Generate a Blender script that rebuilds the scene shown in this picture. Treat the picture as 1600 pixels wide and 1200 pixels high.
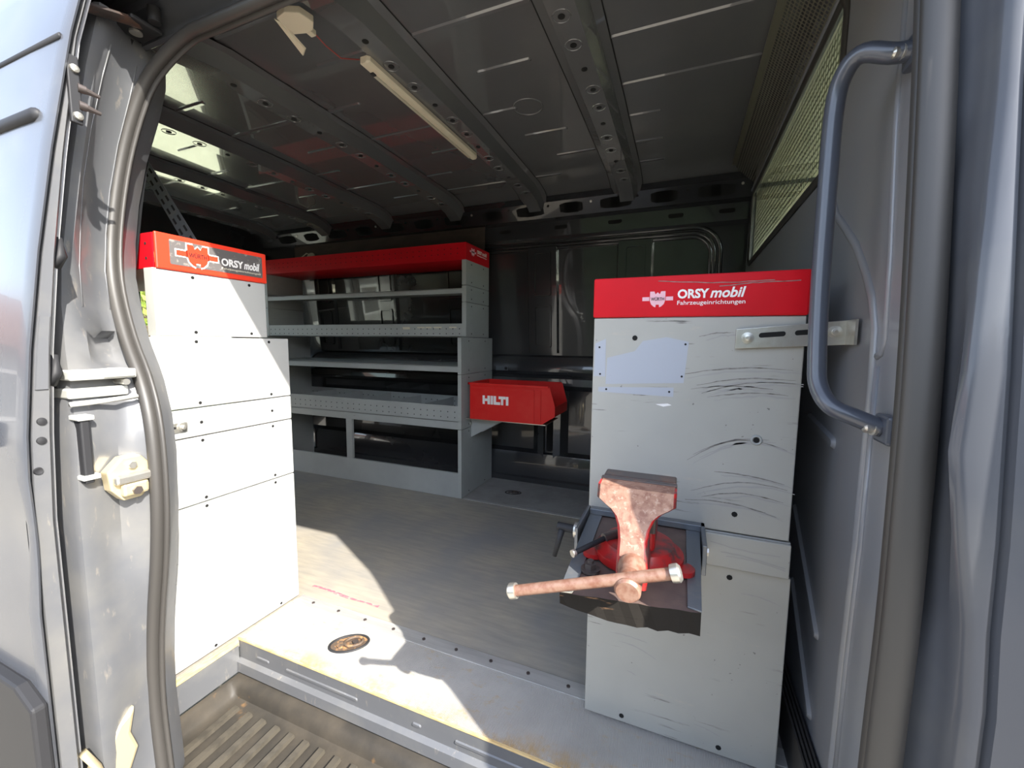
import bpy, math, random
from mathutils import Vector, Matrix

scn = bpy.context.scene
for o in list(bpy.data.objects):
    bpy.data.objects.remove(o)
COL = scn.collection
random.seed(7)

# ------------------------------------------------------------------ camera
cam_d = bpy.data.cameras.new('camera')
cam_d.sensor_width = 36.0
cam_d.lens = 36.0 * 648.1 / 1600.0
cam_d.clip_start = 0.02
cam = bpy.data.objects.new('camera', cam_d)
COL.objects.link(cam)
right = Vector((0.92566, 0.37821, 0.01014))
down = Vector((0.04692, -0.08815, -0.99500))
fwd = Vector((-0.37543, 0.92151, -0.09935))
cm = Matrix((( right[0], -down[0], -fwd[0], 0.0),
             ( right[1], -down[1], -fwd[1], 0.0),
             ( right[2], -down[2], -fwd[2], 0.86),
             (0, 0, 0, 1)))
cam.matrix_world = cm
scn.camera = cam

# ------------------------------------------------------------------ world, sun, exposure
SUN_DIR = Vector((-0.535, 0.272, -0.488)).normalized()      # the way the light travels
world = bpy.data.worlds.new('sky')
scn.world = world
world.use_nodes = True
wn = world.node_tree
wn.nodes.clear()
w_out = wn.nodes.new('ShaderNodeOutputWorld')
w_bg = wn.nodes.new('ShaderNodeBackground')
w_sky = wn.nodes.new('ShaderNodeTexSky')
w_sky.sky_type = 'NISHITA'
w_sky.sun_disc = False
w_sky.sun_elevation = math.asin(-SUN_DIR.z)
w_sky.sun_rotation = math.atan2(-SUN_DIR.x, -SUN_DIR.y)
w_sky.altitude = 100
w_sky.dust_density = 1.2
w_bg.inputs['Strength'].default_value = 0.42
w_hs = wn.nodes.new('ShaderNodeHueSaturation')
w_hs.inputs['Saturation'].default_value = 0.66
wn.links.new(w_sky.outputs[0], w_hs.inputs['Color'])
wn.links.new(w_hs.outputs[0], w_bg.inputs[0])
wn.links.new(w_bg.outputs[0], w_out.inputs[0])

sun_d = bpy.data.lights.new('sun', 'SUN')
sun_d.energy = 7.0
sun_d.angle = 0.0093
sun_d.color = (1.0, 0.955, 0.87)
sun = bpy.data.objects.new('sun', sun_d)
COL.objects.link(sun)
sun.rotation_euler = SUN_DIR.to_track_quat('-Z', 'Y').to_euler()
sun.location = (6, -4, 7)

scn.view_settings.view_transform = 'Standard'
scn.view_settings.look = 'None'
scn.view_settings.exposure = 1.08
scn.view_settings.gamma = 1.0
scn.view_settings.use_curve_mapping = False
scn.cycles.max_bounces = 10
scn.cycles.diffuse_bounces = 6
scn.cycles.glossy_bounces = 5

# ------------------------------------------------------------------ helpers
WLOC = {}

class MB:
    """collects vertices and faces of one mesh, in world coordinates"""
    def __init__(s):
        s.v = []; s.f = []
    def add(s, vs, fs):
        n = len(s.v)
        s.v += [tuple(p) for p in vs]
        s.f += [tuple(i + n for i in f) for f in fs]
        return s
    def box(s, x0, x1, y0, y1, z0, z1):
        vs = [(x, y, z) for x in (x0, x1) for y in (y0, y1) for z in (z0, z1)]
        return s.add(vs, [(0, 1, 3, 2), (4, 6, 7, 5), (0, 4, 5, 1), (2, 3, 7, 6), (0, 2, 6, 4), (1, 5, 7, 3)])
    def prism(s, poly, f0, f1):
        """poly of 2-D points; f0, f1 map a 2-D point to the two ends"""
        n = len(poly)
        vs = [f0(*p) for p in poly] + [f1(*p) for p in poly]
        fs = [tuple(range(n))[::-1], tuple(range(n, 2 * n))]
        fs += [(i, (i + 1) % n, n + (i + 1) % n, n + i) for i in range(n)]
        return s.add(vs, fs)
    def px(s, poly, x0, x1): return s.prism(poly, lambda a, b: (x0, a, b), lambda a, b: (x1, a, b))
    def py(s, poly, y0, y1): return s.prism(poly, lambda a, b: (a, y0, b), lambda a, b: (a, y1, b))
    def pz(s, poly, z0, z1): return s.prism(poly, lambda a, b: (a, b, z0), lambda a, b: (a, b, z1))
    def cyl(s, p0, p1, r, r2=None, n=16, cap=True):
        p0 = Vector(p0); p1 = Vector(p1); r2 = r if r2 is None else r2
        d = (p1 - p0).normalized()
        a = d.orthogonal().normalized(); b = d.cross(a)
        vs = []
        for p, q in ((p0, r), (p1, r2)):
            for i in range(n):
                t = 2 * math.pi * i / n
                vs.append(p + a * (q * math.cos(t)) + b * (q * math.sin(t)))
        fs = [(i, (i + 1) % n, n + (i + 1) % n, n + i) for i in range(n)]
        if cap: fs += [tuple(range(n))[::-1], tuple(range(n, 2 * n))]
        return s.add(vs, fs)
    def tube(s, path, r, n=8, closed=False, up=(0, 0, 1), fl=1.0, cap=True):
        """r: half width across; fl scales the other half width (flat section)"""
        P = [Vector(p) for p in path]; m = len(P)
        up = Vector(up); vs = []
        for i in range(m):
            if closed: t = P[(i + 1) % m] - P[i - 1]
            else: t = P[min(i + 1, m - 1)] - P[max(i - 1, 0)]
            t.normalize()
            a = t.cross(up)
            if a.length < 1e-4: a = t.orthogonal()
            a.normalize(); b = a.cross(t).normalized()
            rr = r[i] if isinstance(r, (list, tuple)) else r
            ff = fl[i] if isinstance(fl, (list, tuple)) else fl
            for k in range(n):
                w = 2 * math.pi * k / n
                vs.append(P[i] + a * (rr * math.cos(w)) + b * (rr * ff * math.sin(w)))
        fs = []
        for i in range(m if closed else m - 1):
            j = (i + 1) % m
            fs += [(i * n + k, i * n + (k + 1) % n, j * n + (k + 1) % n, j * n + k) for k in range(n)]
        if not closed and cap:
            fs += [tuple(range(n))[::-1], tuple((m - 1) * n + k for k in range(n))]
        return s.add(vs, fs)
    def lathe(s, prof, base, axis, n=24):
        """prof: (r, h) pairs along axis from base"""
        base = Vector(base); d = Vector(axis).normalized()
        a = d.orthogonal().normalized(); b = d.cross(a); vs = []
        for r, h in prof:
            for k in range(n):
                t = 2 * math.pi * k / n
                vs.append(base + d * h + a * (r * math.cos(t)) + b * (r * math.sin(t)))
        fs = []
        for i in range(len(prof) - 1):
            fs += [(i * n + k, i * n + (k + 1) % n, (i + 1) * n + (k + 1) % n, (i + 1) * n + k) for k in range(n)]
        fs += [tuple(range(n))[::-1], tuple((len(prof) - 1) * n + k for k in range(n))]
        return s.add(vs, fs)
    def loft(s, rows, closed=False):
        n = len(rows[0]); vs = [p for r in rows for p in r]; fs = []
        for i in range(len(rows) - 1):
            for k in range(n if closed else n - 1):
                fs.append((i * n + k, i * n + (k + 1) % n, (i + 1) * n + (k + 1) % n, (i + 1) * n + k))
        return s.add(vs, fs)
    def mesh(s, name):
        xs = [min(p[i] for p in s.v) for i in range(3)]; ys = [max(p[i] for p in s.v) for i in range(3)]
        c = Vector([(a + b) / 2 for a, b in zip(xs, ys)])
        me = bpy.data.meshes.new(name)
        me.from_pydata([tuple(Vector(p) - c) for p in s.v], [], s.f)
        me.validate(); me.update()
        return me, c
    def build(s, name, mat, parent=None, bevel=0, smooth=False, solid=0, label=None, seg=2, auto=None, fix=True):
        me, c = s.mesh(name)
        if fix:
            import bmesh
            bm = bmesh.new(); bm.from_mesh(me)
            bmesh.ops.recalc_face_normals(bm, faces=bm.faces)
            bm.to_mesh(me); bm.free()
        me.materials.append(mat)
        o = link(name, me, c, parent)
        if smooth:
            for p in me.polygons: p.use_smooth = True
            if auto:
                me.set_sharp_from_angle(angle=math.radians(auto))
        if solid:
            m = o.modifiers.new('thick', 'SOLIDIFY'); m.thickness = solid; m.offset = 0
        if bevel:
            m = o.modifiers.new('bevel', 'BEVEL'); m.width = bevel; m.segments = seg; m.limit_method = 'ANGLE'
            m.angle_limit = math.radians(40)
        if label: o['label'] = label
        return o

def link(name, data, loc, parent=None):
    o = bpy.data.objects.new(name, data)
    COL.objects.link(o)
    w = Vector(loc)
    if parent:
        o.parent = parent
        o.location = w - WLOC[parent.name]
    else:
        o.location = w
    WLOC[o.name] = w
    return o

def place(name, me, loc, parent):           # a piece that shares its mesh with the alike pieces
    return link(name, me, loc, parent)

def tag(o, label, cat, group=None):
    o['label'] = label; o['category'] = cat
    if group: o['group'] = group
    return o

def thing(name, label, cat, loc, group=None):
    o = link(name, None, loc)
    o.empty_display_size = 0.05
    return tag(o, label, cat, group)

def struct(o, label=None):
    o['kind'] = 'structure'
    if label: o['label'] = label
    return o

def stuff(o):
    o['kind'] = 'stuff'; return o

def structroot(name, loc, label=None):
    o = link(name, None, loc); o.empty_display_size = 0.05
    return struct(o, label)

# frames for flat print: u, v, n
FY = (Vector((1, 0, 0)), Vector((0, 0, 1)), Vector((0, -1, 0)))       # a face turned to -Y
FX = (Vector((0, 1, 0)), Vector((0, 0, 1)), Vector((1, 0, 0)))        # a face turned to +X

def text_part(body, width, height, origin, fr, mat, parent, name='lettering', shear=0.0, bold=0.0, depth=0.0006, spacing=1.0):
    cu = bpy.data.curves.new('text', 'FONT')
    cu.body = body; cu.size = 1.0; cu.shear = shear; cu.offset = bold; cu.extrude = 0.5; cu.resolution_u = 3
    cu.space_character = spacing
    t = bpy.data.objects.new('text', cu); COL.objects.link(t)
    dg = bpy.context.evaluated_depsgraph_get()
    me = bpy.data.meshes.new_from_object(t.evaluated_get(dg))
    bpy.data.objects.remove(t); bpy.data.curves.remove(cu)
    xs = [v.co.x for v in me.vertices]; ys = [v.co.y for v in me.vertices]
    x0, x1, y0, y1 = min(xs), max(xs), min(ys), max(ys)
    u, v, n = fr; O = Vector(origin)
    mb = MB()
    mb.v = [tuple(O + u * ((p.co.x - x0) / (x1 - x0) * width) + v * ((p.co.y - y0) / (y1 - y0) * height) + n * (depth * (p.co.z + 0.5))) for p in me.vertices]
    mb.f = [tuple(p.vertices) for p in me.polygons]
    bpy.data.meshes.remove(me)
    return mb.build(name, mat, parent, fix=False)

def flat_part(polys, sx, sy, origin, fr, mat, parent, name, depth=0.0005):
    u, v, n = fr; O = Vector(origin); mb = MB()
    for poly in polys:
        mb.prism(poly, lambda a, b: O + u * (a * sx) + v * (b * sy), lambda a, b: O + u * (a * sx) + v * (b * sy) + n * depth)
    return mb.build(name, mat, parent)

def rrect(x0, x1, y0, y1, r, n=5):
    pts = []
    for cx, cy, a0 in ((x1 - r, y1 - r, 0), (x0 + r, y1 - r, 90), (x0 + r, y0 + r, 180), (x1 - r, y0 + r, 270)):
        for i in range(n + 1):
            a = math.radians(a0 + 90 * i / n)
            pts.append((cx + r * math.cos(a), cy + r * math.sin(a)))
    return pts

def interp(x, xs, ys):
    if x <= xs[0]: return ys[0]
    for i in range(len(xs) - 1):
        if x <= xs[i + 1]:
            t = (x - xs[i]) / (xs[i + 1] - xs[i]); return ys[i] + t * (ys[i + 1] - ys[i])
    return ys[-1]

# ------------------------------------------------------------------ materials
def nodes(name):
    m = bpy.data.materials.new(name); m.use_nodes = True
    nt = m.node_tree; b = nt.nodes['Principled BSDF']
    return m, nt, b

def N(nt, t, **kw):
    n = nt.nodes.new(t)
    for k, v in kw.items():
        if k in n.inputs: n.inputs[k].default_value = v
        else: setattr(n, k, v)
    return n

def ramp(nt, src, a, b, ca=(0, 0, 0, 1), cb=(1, 1, 1, 1)):
    r = nt.nodes.new('ShaderNodeValToRGB')
    r.color_ramp.elements[0].position = a; r.color_ramp.elements[0].color = ca
    r.color_ramp.elements[1].position = b; r.color_ramp.elements[1].color = cb
    nt.links.new(src, r.inputs[0]); return r.outputs[0]

def noise(nt, scale, detail=4, stretch=(1, 1, 1), rough=0.6, obj=True, shift=(0, 0, 0)):
    tc = nt.nodes.new('ShaderNodeTexCoord'); mp = nt.nodes.new('ShaderNodeMapping')
    mp.inputs['Scale'].default_value = stretch; mp.inputs['Location'].default_value = shift
    nt.links.new(tc.outputs['Object'], mp.inputs[0])
    n = N(nt, 'ShaderNodeTexNoise', Scale=scale, Detail=detail, Roughness=rough)
    nt.links.new(mp.outputs[0], n.inputs['Vector']); return n.outputs['Fac']

def mix(nt, fac, a, b):
    m = nt.nodes.new('ShaderNodeMix'); m.data_type = 'RGBA'
    for k, v in ((6, a), (7, b)):
        if isinstance(v, (tuple, list)): m.inputs[k].default_value = (*v[:3], 1)
        else: nt.links.new(v, m.inputs[k])
    if isinstance(fac, float): m.inputs[0].default_value = fac
    else: nt.links.new(fac, m.inputs[0])
    return m.outputs[2]

def mul(nt, a, b):
    m = nt.nodes.new('ShaderNodeMath'); m.operation = 'MULTIPLY'
    for i, v in enumerate((a, b)):
        if isinstance(v, (int, float)): m.inputs[i].default_value = v
        else: nt.links.new(v, m.inputs[i])
    return m.outputs[0]

def bump(nt, b, src, strength, dist=0.001):
    bp = N(nt, 'ShaderNodeBump', Strength=strength, Distance=dist)
    nt.links.new(src, bp.inputs['Height']); nt.links.new(bp.outputs[0], b.inputs['Normal'])

def pm(name, col, rough=0.5, metal=0.0, coat=0.0, var=None, wear=None, bmp=None, spec=0.5):
    """var: (scale, colour, lo, hi, stretch); wear: a second such layer; bmp: (scale, strength, stretch)"""
    m, nt, b = nodes(name)
    b.inputs['Base Color'].default_value = (*col, 1)
    b.inputs['Roughness'].default_value = rough; b.inputs['Metallic'].default_value = metal
    b.inputs['Coat Weight'].default_value = coat; b.inputs['Coat Roughness'].default_value = 0.03
    b.inputs['Specular IOR Level'].default_value = spec
    cur = col
    for k, L in enumerate((var, wear)):
        if not L: continue
        s, c2, lo, hi, st = L
        f = ramp(nt, noise(nt, s, 5, st, shift=(k * 3.1, 1.7, 0.4)), lo, hi)
        cur = mix(nt, f, cur, c2)
    if not isinstance(cur, tuple): nt.links.new(cur, b.inputs['Base Color'])
    if bmp: bump(nt, b, noise(nt, bmp[0], 3, bmp[2]), bmp[1])
    return m

PAINT = (0.075, 0.079, 0.09)
M = {}
M['paint'] = pm('van_paint', PAINT, 0.24, 0.06, 0.20, var=(5, (0.11, 0.11, 0.11), 0.5, 0.85, (1, 1, 1)), wear=(140, (0.3, 0.29, 0.27), 0.74, 0.82, (1, 1, 1)), spec=0.24)
M['bulk'] = pm('bulkhead_paint', (0.23, 0.235, 0.255), 0.38, 0.1, 0.35, var=(4, (0.26, 0.255, 0.25), 0.45, 0.8, (1, 1, 1)), wear=(120, (0.4, 0.38, 0.35), 0.76, 0.8, (1, 1, 1)))
M['roofpaint'] = pm('roof_inner_paint', (0.13, 0.13, 0.135), 0.25, 0.1, 1.0, var=(3, (0.15, 0.148, 0.146), 0.45, 0.8, (1, 1, 1)), bmp=(6, 0.04, (1, 1, 1)))
M['inner'] = pm('van_inner_paint', (0.034, 0.035, 0.038), 0.22, 0.15, 1.0, var=(3, (0.042, 0.041, 0.04), 0.45, 0.8, (1, 1, 1)), bmp=(6, 0.05, (1, 1, 1)))
M['jamb'] = pm('dusty_jamb_paint', (0.105, 0.108, 0.116), 0.4, 0.1, 0.2, var=(6, (0.15, 0.147, 0.14), 0.45, 0.75, (1, 1, 1)), wear=(60, (0.22, 0.2, 0.175), 0.62, 0.75, (1, 1, 0.3)))
M['roofpaint'].node_tree.nodes['Principled BSDF'].inputs['Coat IOR'].default_value = 1.68
M['black'] = pm('black_plastic', (0.022, 0.022, 0.024), 0.55, spec=0.25)
M['hole'] = pm('dark_hole', (0.004, 0.004, 0.004), 0.9)
M['rubber'] = pm('rubber_seal', (0.04, 0.037, 0.034), 0.5, bmp=(30, 0.1, (1, 1, 1)))
M['grey'] = pm('grey_shelf_steel', (0.36, 0.375, 0.36), 0.42, 0.0, var=(4, (0.31, 0.32, 0.31), 0.4, 0.7, (1, 1, 1)), wear=(22, (0.12, 0.12, 0.115), 0.70, 0.74, (1, 1, 9)))
M['cream'] = pm('pale_shelf_steel', (0.44, 0.44, 0.41), 0.45, var=(5, (0.40, 0.40, 0.38), 0.4, 0.7, (1, 1, 1)), wear=(26, (0.2, 0.19, 0.18), 0.71, 0.73, (1, 1, 7)))
M['red'] = pm('red_enamel', (0.56, 0.006, 0.014), 0.4, var=(6, (0.48, 0.006, 0.012), 0.4, 0.7, (1, 1, 1)), wear=(20, (0.06, 0.01, 0.01), 0.74, 0.77, (1, 1, 14)), spec=0.2)
M['orange'] = pm('orange_red_enamel', (0.75, 0.04, 0.015), 0.4)
M['binred'] = pm('red_bin_plastic', (0.62, 0.016, 0.014), 0.45, var=(12, (0.66, 0.04, 0.03), 0.45, 0.8, (1, 1, 1)), spec=0.25)
M['white'] = pm('white_print', (0.8, 0.78, 0.76), 0.6)
M['pink'] = pm('faded_pink_print', (0.75, 0.42, 0.48), 0.6)
M['plate'] = pm('worn_dark_plate', (0.10, 0.09, 0.088), 0.6, var=(60, (0.28, 0.25, 0.22), 0.55, 0.7, (1, 1, 1)))
M['steel'] = pm('zinc_steel', (0.62, 0.6, 0.55), 0.32, 0.85, var=(20, (0.5, 0.46, 0.38), 0.45, 0.7, (1, 1, 1)))
M['alu'] = pm('aluminium_trim', (0.55, 0.54, 0.52), 0.45, 0.5, var=(10, (0.36, 0.35, 0.34), 0.4, 0.75, (0.3, 4, 1)))
M['yellowzinc'] = pm('yellow_zinc', (0.66, 0.56, 0.36), 0.4, 0.6)
M['lamp'] = pm('ivory_plastic', (0.72, 0.64, 0.48), 0.45)
M['lens'] = pm('lamp_lens', (0.5, 0.46, 0.36), 0.25)
M['wire'] = pm('red_wire', (0.35, 0.05, 0.04), 0.5)
M['mesh'] = pm('perforated_metal', (0.15, 0.14, 0.105), 0.35, 0.3)
M['wood'] = pm('edge_wood', (0.55, 0.42, 0.22), 0.8, var=(30, (0.42, 0.27, 0.1), 0.4, 0.7, (1, 1, 5)))
M['dirtywood'] = pm('oily_board', (0.016, 0.014, 0.012), 0.8, var=(45, (0.16, 0.09, 0.05), 0.64, 0.72, (0.4, 1, 2)), bmp=(60, 0.6, (0.3, 1, 2)), spec=0.1)
M['boardtop'] = pm('stained_board_top', (0.13, 0.09, 0.075), 0.6, var=(20, (0.08, 0.055, 0.05), 0.4, 0.7, (1, 1, 1)))
M['brownboard'] = pm('brown_hardboard', (0.06, 0.045, 0.035), 0.6, var=(6, (0.09, 0.065, 0.05), 0.4, 0.7, (1, 1, 3)))
M['castred'] = pm('red_cast_iron', (0.36, 0.010, 0.010), 0.4, var=(26, (0.07, 0.03, 0.028), 0.46, 0.6, (1, 1, 1)))
M['castworn'] = pm('worn_bare_casting', (0.29, 0.165, 0.115), 0.55, 0.15, var=(70, (0.19, 0.09, 0.06), 0.42, 0.62, (1, 1, 1)), wear=(140, (0.36, 0.24, 0.18), 0.56, 0.66, (1, 1, 1)), bmp=(260, 0.3, (1, 1, 1)))
M['rustrod'] = pm('rusty_rod', (0.30, 0.18, 0.13), 0.45, 0.3, var=(70, (0.22, 0.10, 0.065), 0.42, 0.62, (1, 1, 1)), bmp=(260, 0.25, (1, 1, 1)))
M['darksteel'] = pm('dark_oily_steel', (0.09, 0.075, 0.07), 0.4, 0.5, var=(30, (0.18, 0.10, 0.07), 0.5, 0.7, (1, 1, 1)))
M['bluegrey'] = pm('blue_grey_steel', (0.15, 0.165, 0.185), 0.4, 0.5, var=(12, (0.25, 0.23, 0.2), 0.5, 0.75, (1, 1, 1)))
M['rust'] = pm('rusty_cup', (0.10, 0.07, 0.05), 0.7, 0.2, var=(40, (0.45, 0.24, 0.10), 0.5, 0.62, (1, 1, 1)))
M['label'] = pm('paper_label', (0.6, 0.55, 0.42), 0.7)
M['patch'] = pm('bluish_patch', (0.37, 0.39, 0.44), 0.45, var=(90, (0.2, 0.2, 0.2), 0.70, 0.74, (1, 1, 2)))

def scuffed(name, base, dark=(0.05, 0.045, 0.04), seed=0.0, amount=0.5):
    m, nt, b = nodes(name)
    b.inputs['Roughness'].default_value = 0.42
    var = ramp(nt, noise(nt, 2.5, 4, shift=(seed, 0, 0)), 0.35, 0.75)
    c = mix(nt, var, base, tuple(x * 0.82 for x in base))
    st = ramp(nt, noise(nt, 3.0, 7, (2.2, 2.2, 34), 0.65, shift=(seed, 2, 1)), 0.60, 0.66)
    pt = ramp(nt, noise(nt, 5.0, 2, (1, 1, 1.6), shift=(seed, 5, 2)), 0.50, 0.62)
    c = mix(nt, mul(nt, mul(nt, st, pt), amount), c, dark)
    sp = ramp(nt, noise(nt, 95, 2, (1, 1, 1), shift=(seed, 1, 1)), 0.735, 0.76)
    c = mix(nt, mul(nt, sp, 0.6), c, dark)
    wr = ramp(nt, noise(nt, 6, 6, (1.5, 1.5, 5), 0.7, shift=(seed, 8, 3)), 0.62, 0.72)
    c = mix(nt, mul(nt, wr, 0.35), c, (0.52, 0.43, 0.33))
    nt.links.new(c, b.inputs['Base Color'])
    return m
M['scuff'] = scuffed('scuffed_grey_panel', (0.40, 0.39, 0.355), seed=0.3, amount=0.85)
M['scuffwhite'] = scuffed('scuffed_pale_panel', (0.43, 0.43, 0.415), seed=4.0, amount=0.35)

def deck_mat():
    m, nt, b = nodes('worn_deck')
    b.inputs['Roughness'].default_value = 0.5
    st = ramp(nt, noise(nt, 6, 6, (1.2, 9, 1)), 0.3, 0.75)
    c = mix(nt, st, (0.26, 0.235, 0.195), (0.40, 0.35, 0.27))
    sp = ramp(nt, noise(nt, 2.4, 4), 0.35, 0.7)
    c = mix(nt, mul(nt, sp, 0.8), c, (0.19, 0.194, 0.205))
    gr = ramp(nt, noise(nt, 12, 6, (1.0, 16, 1), 0.7), 0.66, 0.72)
    c = mix(nt, mul(nt, gr, 0.6), c, (0.05, 0.045, 0.04))
    nt.links.new(c, b.inputs['Base Color'])
    bump(nt, b, noise(nt, 8, 5, (1, 12, 1)), 0.15)
    return m
M['deck'] = deck_mat()

def ledge_mat():
    m, nt, b = nodes('ribbed_ledge_cover')
    b.inputs['Roughness'].default_value = 0.6
    v = ramp(nt, noise(nt, 5, 6), 0.35, 0.7)
    c = mix(nt, v, (0.38, 0.365, 0.345), (0.30, 0.285, 0.265))
    dirt = ramp(nt, noise(nt, 26, 5, (1, 2, 1), 0.7), 0.58, 0.7)
    c = mix(nt, mul(nt, dirt, 0.5), c, (0.36, 0.25, 0.10))
    tc2 = nt.nodes.new('ShaderNodeTexCoord'); sp = nt.nodes.new('ShaderNodeSeparateXYZ'); nt.links.new(tc2.outputs['Object'], sp.inputs[0])
    mr = N(nt, 'ShaderNodeMapRange'); mr.inputs['From Min'].default_value = -0.045; mr.inputs['From Max'].default_value = -0.10; nt.links.new(sp.outputs['Y'], mr.inputs['Value'])
    st2 = ramp(nt, noise(nt, 9, 6, (1, 1, 1), 0.75, shift=(4, 4, 4)), 0.42, 0.6)
    c = mix(nt, mul(nt, mul(nt, mr.outputs[0], st2), 0.85), c, (0.34, 0.20, 0.045))
    nt.links.new(c, b.inputs['Base Color'])
    tc = nt.nodes.new('ShaderNodeTexCoord')
    w = N(nt, 'ShaderNodeTexWave', Scale=95.0); w.bands_direction = 'X'
    nt.links.new(tc.outputs['Object'], w.inputs['Vector'])
    bump(nt, b, w.outputs['Fac'], 0.5, 0.0015)
    return m
M['ledge'] = ledge_mat()

M['strip'] = pm('grey_floor_strip', (0.30, 0.29, 0.28), 0.6, var=(8, (0.22, 0.21, 0.2), 0.4, 0.7, (1, 1, 1)))
def tray_mat():
    m, nt, b = nodes('grimy_step_tray')
    b.inputs['Roughness'].default_value = 0.5; b.inputs['Specular IOR Level'].default_value = 0.3
    v = ramp(nt, noise(nt, 7, 6), 0.4, 0.7)
    c = mix(nt, v, (0.028, 0.025, 0.021), (0.06, 0.05, 0.038))
    r = ramp(nt, noise(nt, 4, 5, (1, 1, 1), 0.7, shift=(2, 2, 2)), 0.60, 0.72)
    c = mix(nt, mul(nt, r, 0.7), c, (0.40, 0.20, 0.06))
    nt.links.new(c, b.inputs['Base Color'])
    bump(nt, b, noise(nt, 60, 3), 0.2)
    return m
M['tray'] = tray_mat()

def ground_mat():
    m, nt, b = nodes('sunlit_paving')
    b.inputs['Roughness'].default_value = 0.9
    v = ramp(nt, noise(nt, 1.2, 6), 0.35, 0.7)
    c = mix(nt, v, (0.34, 0.305, 0.245), (0.28, 0.25, 0.20))
    g = ramp(nt, noise(nt, 45, 4), 0.45, 0.7)
    c = mix(nt, mul(nt, g, 0.6), c, (0.26, 0.24, 0.2))
    nt.links.new(c, b.inputs['Base Color'])
    return m
M['ground'] = ground_mat()

def glass_mat(name, tint, rough=0.0):
    m = bpy.data.materials.new(name); m.use_nodes = True; nt = m.node_tree; nt.nodes.clear()
    out = nt.nodes.new('ShaderNodeOutputMaterial')
    fr = N(nt, 'ShaderNodeFresnel', IOR=1.5)
    ge = nt.nodes.new('ShaderNodeNewGeometry')          # the same reflectance from either side of the pane
    mr = N(nt, 'ShaderNodeMapRange'); mr.inputs['To Min'].default_value = 1.5; mr.inputs['To Max'].default_value = 1 / 1.5
    nt.links.new(ge.outputs['Backfacing'], mr.inputs['Value']); nt.links.new(mr.outputs[0], fr.inputs['IOR'])
    tr = nt.nodes.new('ShaderNodeBsdfTransparent'); tr.inputs[0].default_value = (*tint, 1)
    gl = nt.nodes.new('ShaderNodeBsdfGlossy'); gl.inputs['Roughness'].default_value = rough
    mx = nt.nodes.new('ShaderNodeMixShader')
    nt.links.new(fr.outputs[0], mx.inputs[0]); nt.links.new(tr.outputs[0], mx.inputs[1]); nt.links.new(gl.outputs[0], mx.inputs[2])
    nt.links.new(mx.outputs[0], out.inputs[0])
    return m
M['glass'] = glass_mat('window_glass', (0.85, 0.9, 0.87))
M['housewall'] = pm('house_render', (0.42, 0.41, 0.39), 0.9, var=(2, (0.36, 0.35, 0.33), 0.4, 0.7, (1, 1, 1)))
M['roof'] = pm('roof_tiles', (0.26, 0.12, 0.08), 0.8)
M['leaf'] = pm('leaf', (0.20, 0.28, 0.05), 0.6, var=(3, (0.35, 0.36, 0.06), 0.45, 0.65, (1, 1, 1)))
M['bark'] = pm('bark', (0.14, 0.10, 0.07), 0.9)
M['seat'] = pm('dark_seat_cloth', (0.03, 0.03, 0.033), 0.8)

# ------------------------------------------------------------------ body curves
BZ = [-1, .55, .7, .84, 1.0, 1.17, 1.37, 1.5, 1.6, 1.66, 1.7]
BB = [0, 0, .006, .018, .037, .062, .096, .125, .165, .21, .28]
def tb(z): return interp(z, BZ, BB)                     # how far the side leans in at height z
ROOF_Z, BEAM_Z = 1.668, 1.618
XB = 0.27            # bulkhead
XR = -3.0            # rear doors
def yw(z): return 2.385 - 0.085 * max(0.0, min(1.0, (z - 0.7) / 0.9))       # far side wall
ZS = [-0.55, -0.3, -0.1, 0.05, 0.15, 0.25, 0.35, 0.45, 0.55, 0.62, 0.7, 0.77, 0.84, 0.92, 1.0, 1.08, 1.17, 1.27, 1.37, 1.44, 1.5]

# ================================================================== SETTING
M['paving'] = pm('pale_paving', (0.80, 0.73, 0.50), 0.9, var=(3, (0.66, 0.60, 0.40), 0.4, 0.7, (1, 6, 1)), wear=(30, (0.5, 0.45, 0.3), 0.6, 0.8, (1, 3, 1)))  # unseen pale slab, added to brighten the ceiling's reflection through the rear windows
ground = MB().box(-40, 40, -40, 40, -0.80, -0.65).build('ground', M['ground']); struct(ground, 'sunlit yard around the van')
pave = MB().box(-16, -3.4, 1.2, 14, -0.65, -0.645).build('ground_paving', M['paving']); struct(pave, 'pale paving added behind the van for the ceiling to mirror')

# ---- floor ------------------------------------------------------
floor = structroot('floor', (-1.4, 1.5, 0), 'worn dark grey load floor of the van')
MB().box(XR, XB, 0.945, 2.40, -0.03, 0.0).build('deck_board', M['deck'], floor)
MB().box(-1.155, XB, 0.748, 0.945, -0.03, 0.0005).build('ledge', M['ledge'], floor, label='ribbed grey floor ledge beside the step')
MB().box(XR, -1.155, 0.53, 0.945, -0.03, 0.0).build('deck_board', M['deck'], floor)
MB().box(-1.155, XB, 0.7435, 0.7478, -0.0055, -0.0005).build('wood_edge', M['wood'], floor, label='yellowed wooden edge of the floor')
MB().box(-1.1548, -1.151, 0.57, 0.743, -0.021, -0.001).build('wood_edge', M['wood'], floor)
M['chalk'] = pm('red_chalk', (0.50, 0.10, 0.13), 0.9, var=(60, (0.36, 0.3, 0.25), 0.5, 0.6, (1, 3, 1)))
mb = MB(); mb.loft([[(-1.165 + 0.29 * t, 1.02 - 0.005 * t - 0.005 + 0.003 * math.sin(t * 9), 0.0004), (-1.165 + 0.29 * t, 1.02 - 0.005 * t + 0.005 + 0.003 * math.sin(t * 7), 0.0004)] for t in [i / 14 for i in range(15)]])
mb.build('chalk_mark', M['chalk'], floor, fix=False, label='smeared red chalk line on the sunlit floor')
tr = MB().box(-1.15, XB, 0.922, 0.966, 0.0005, 0.0035).build('edge_trim', M['alu'], floor, bevel=0.001, label='scratched aluminium floor edge strip')
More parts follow.
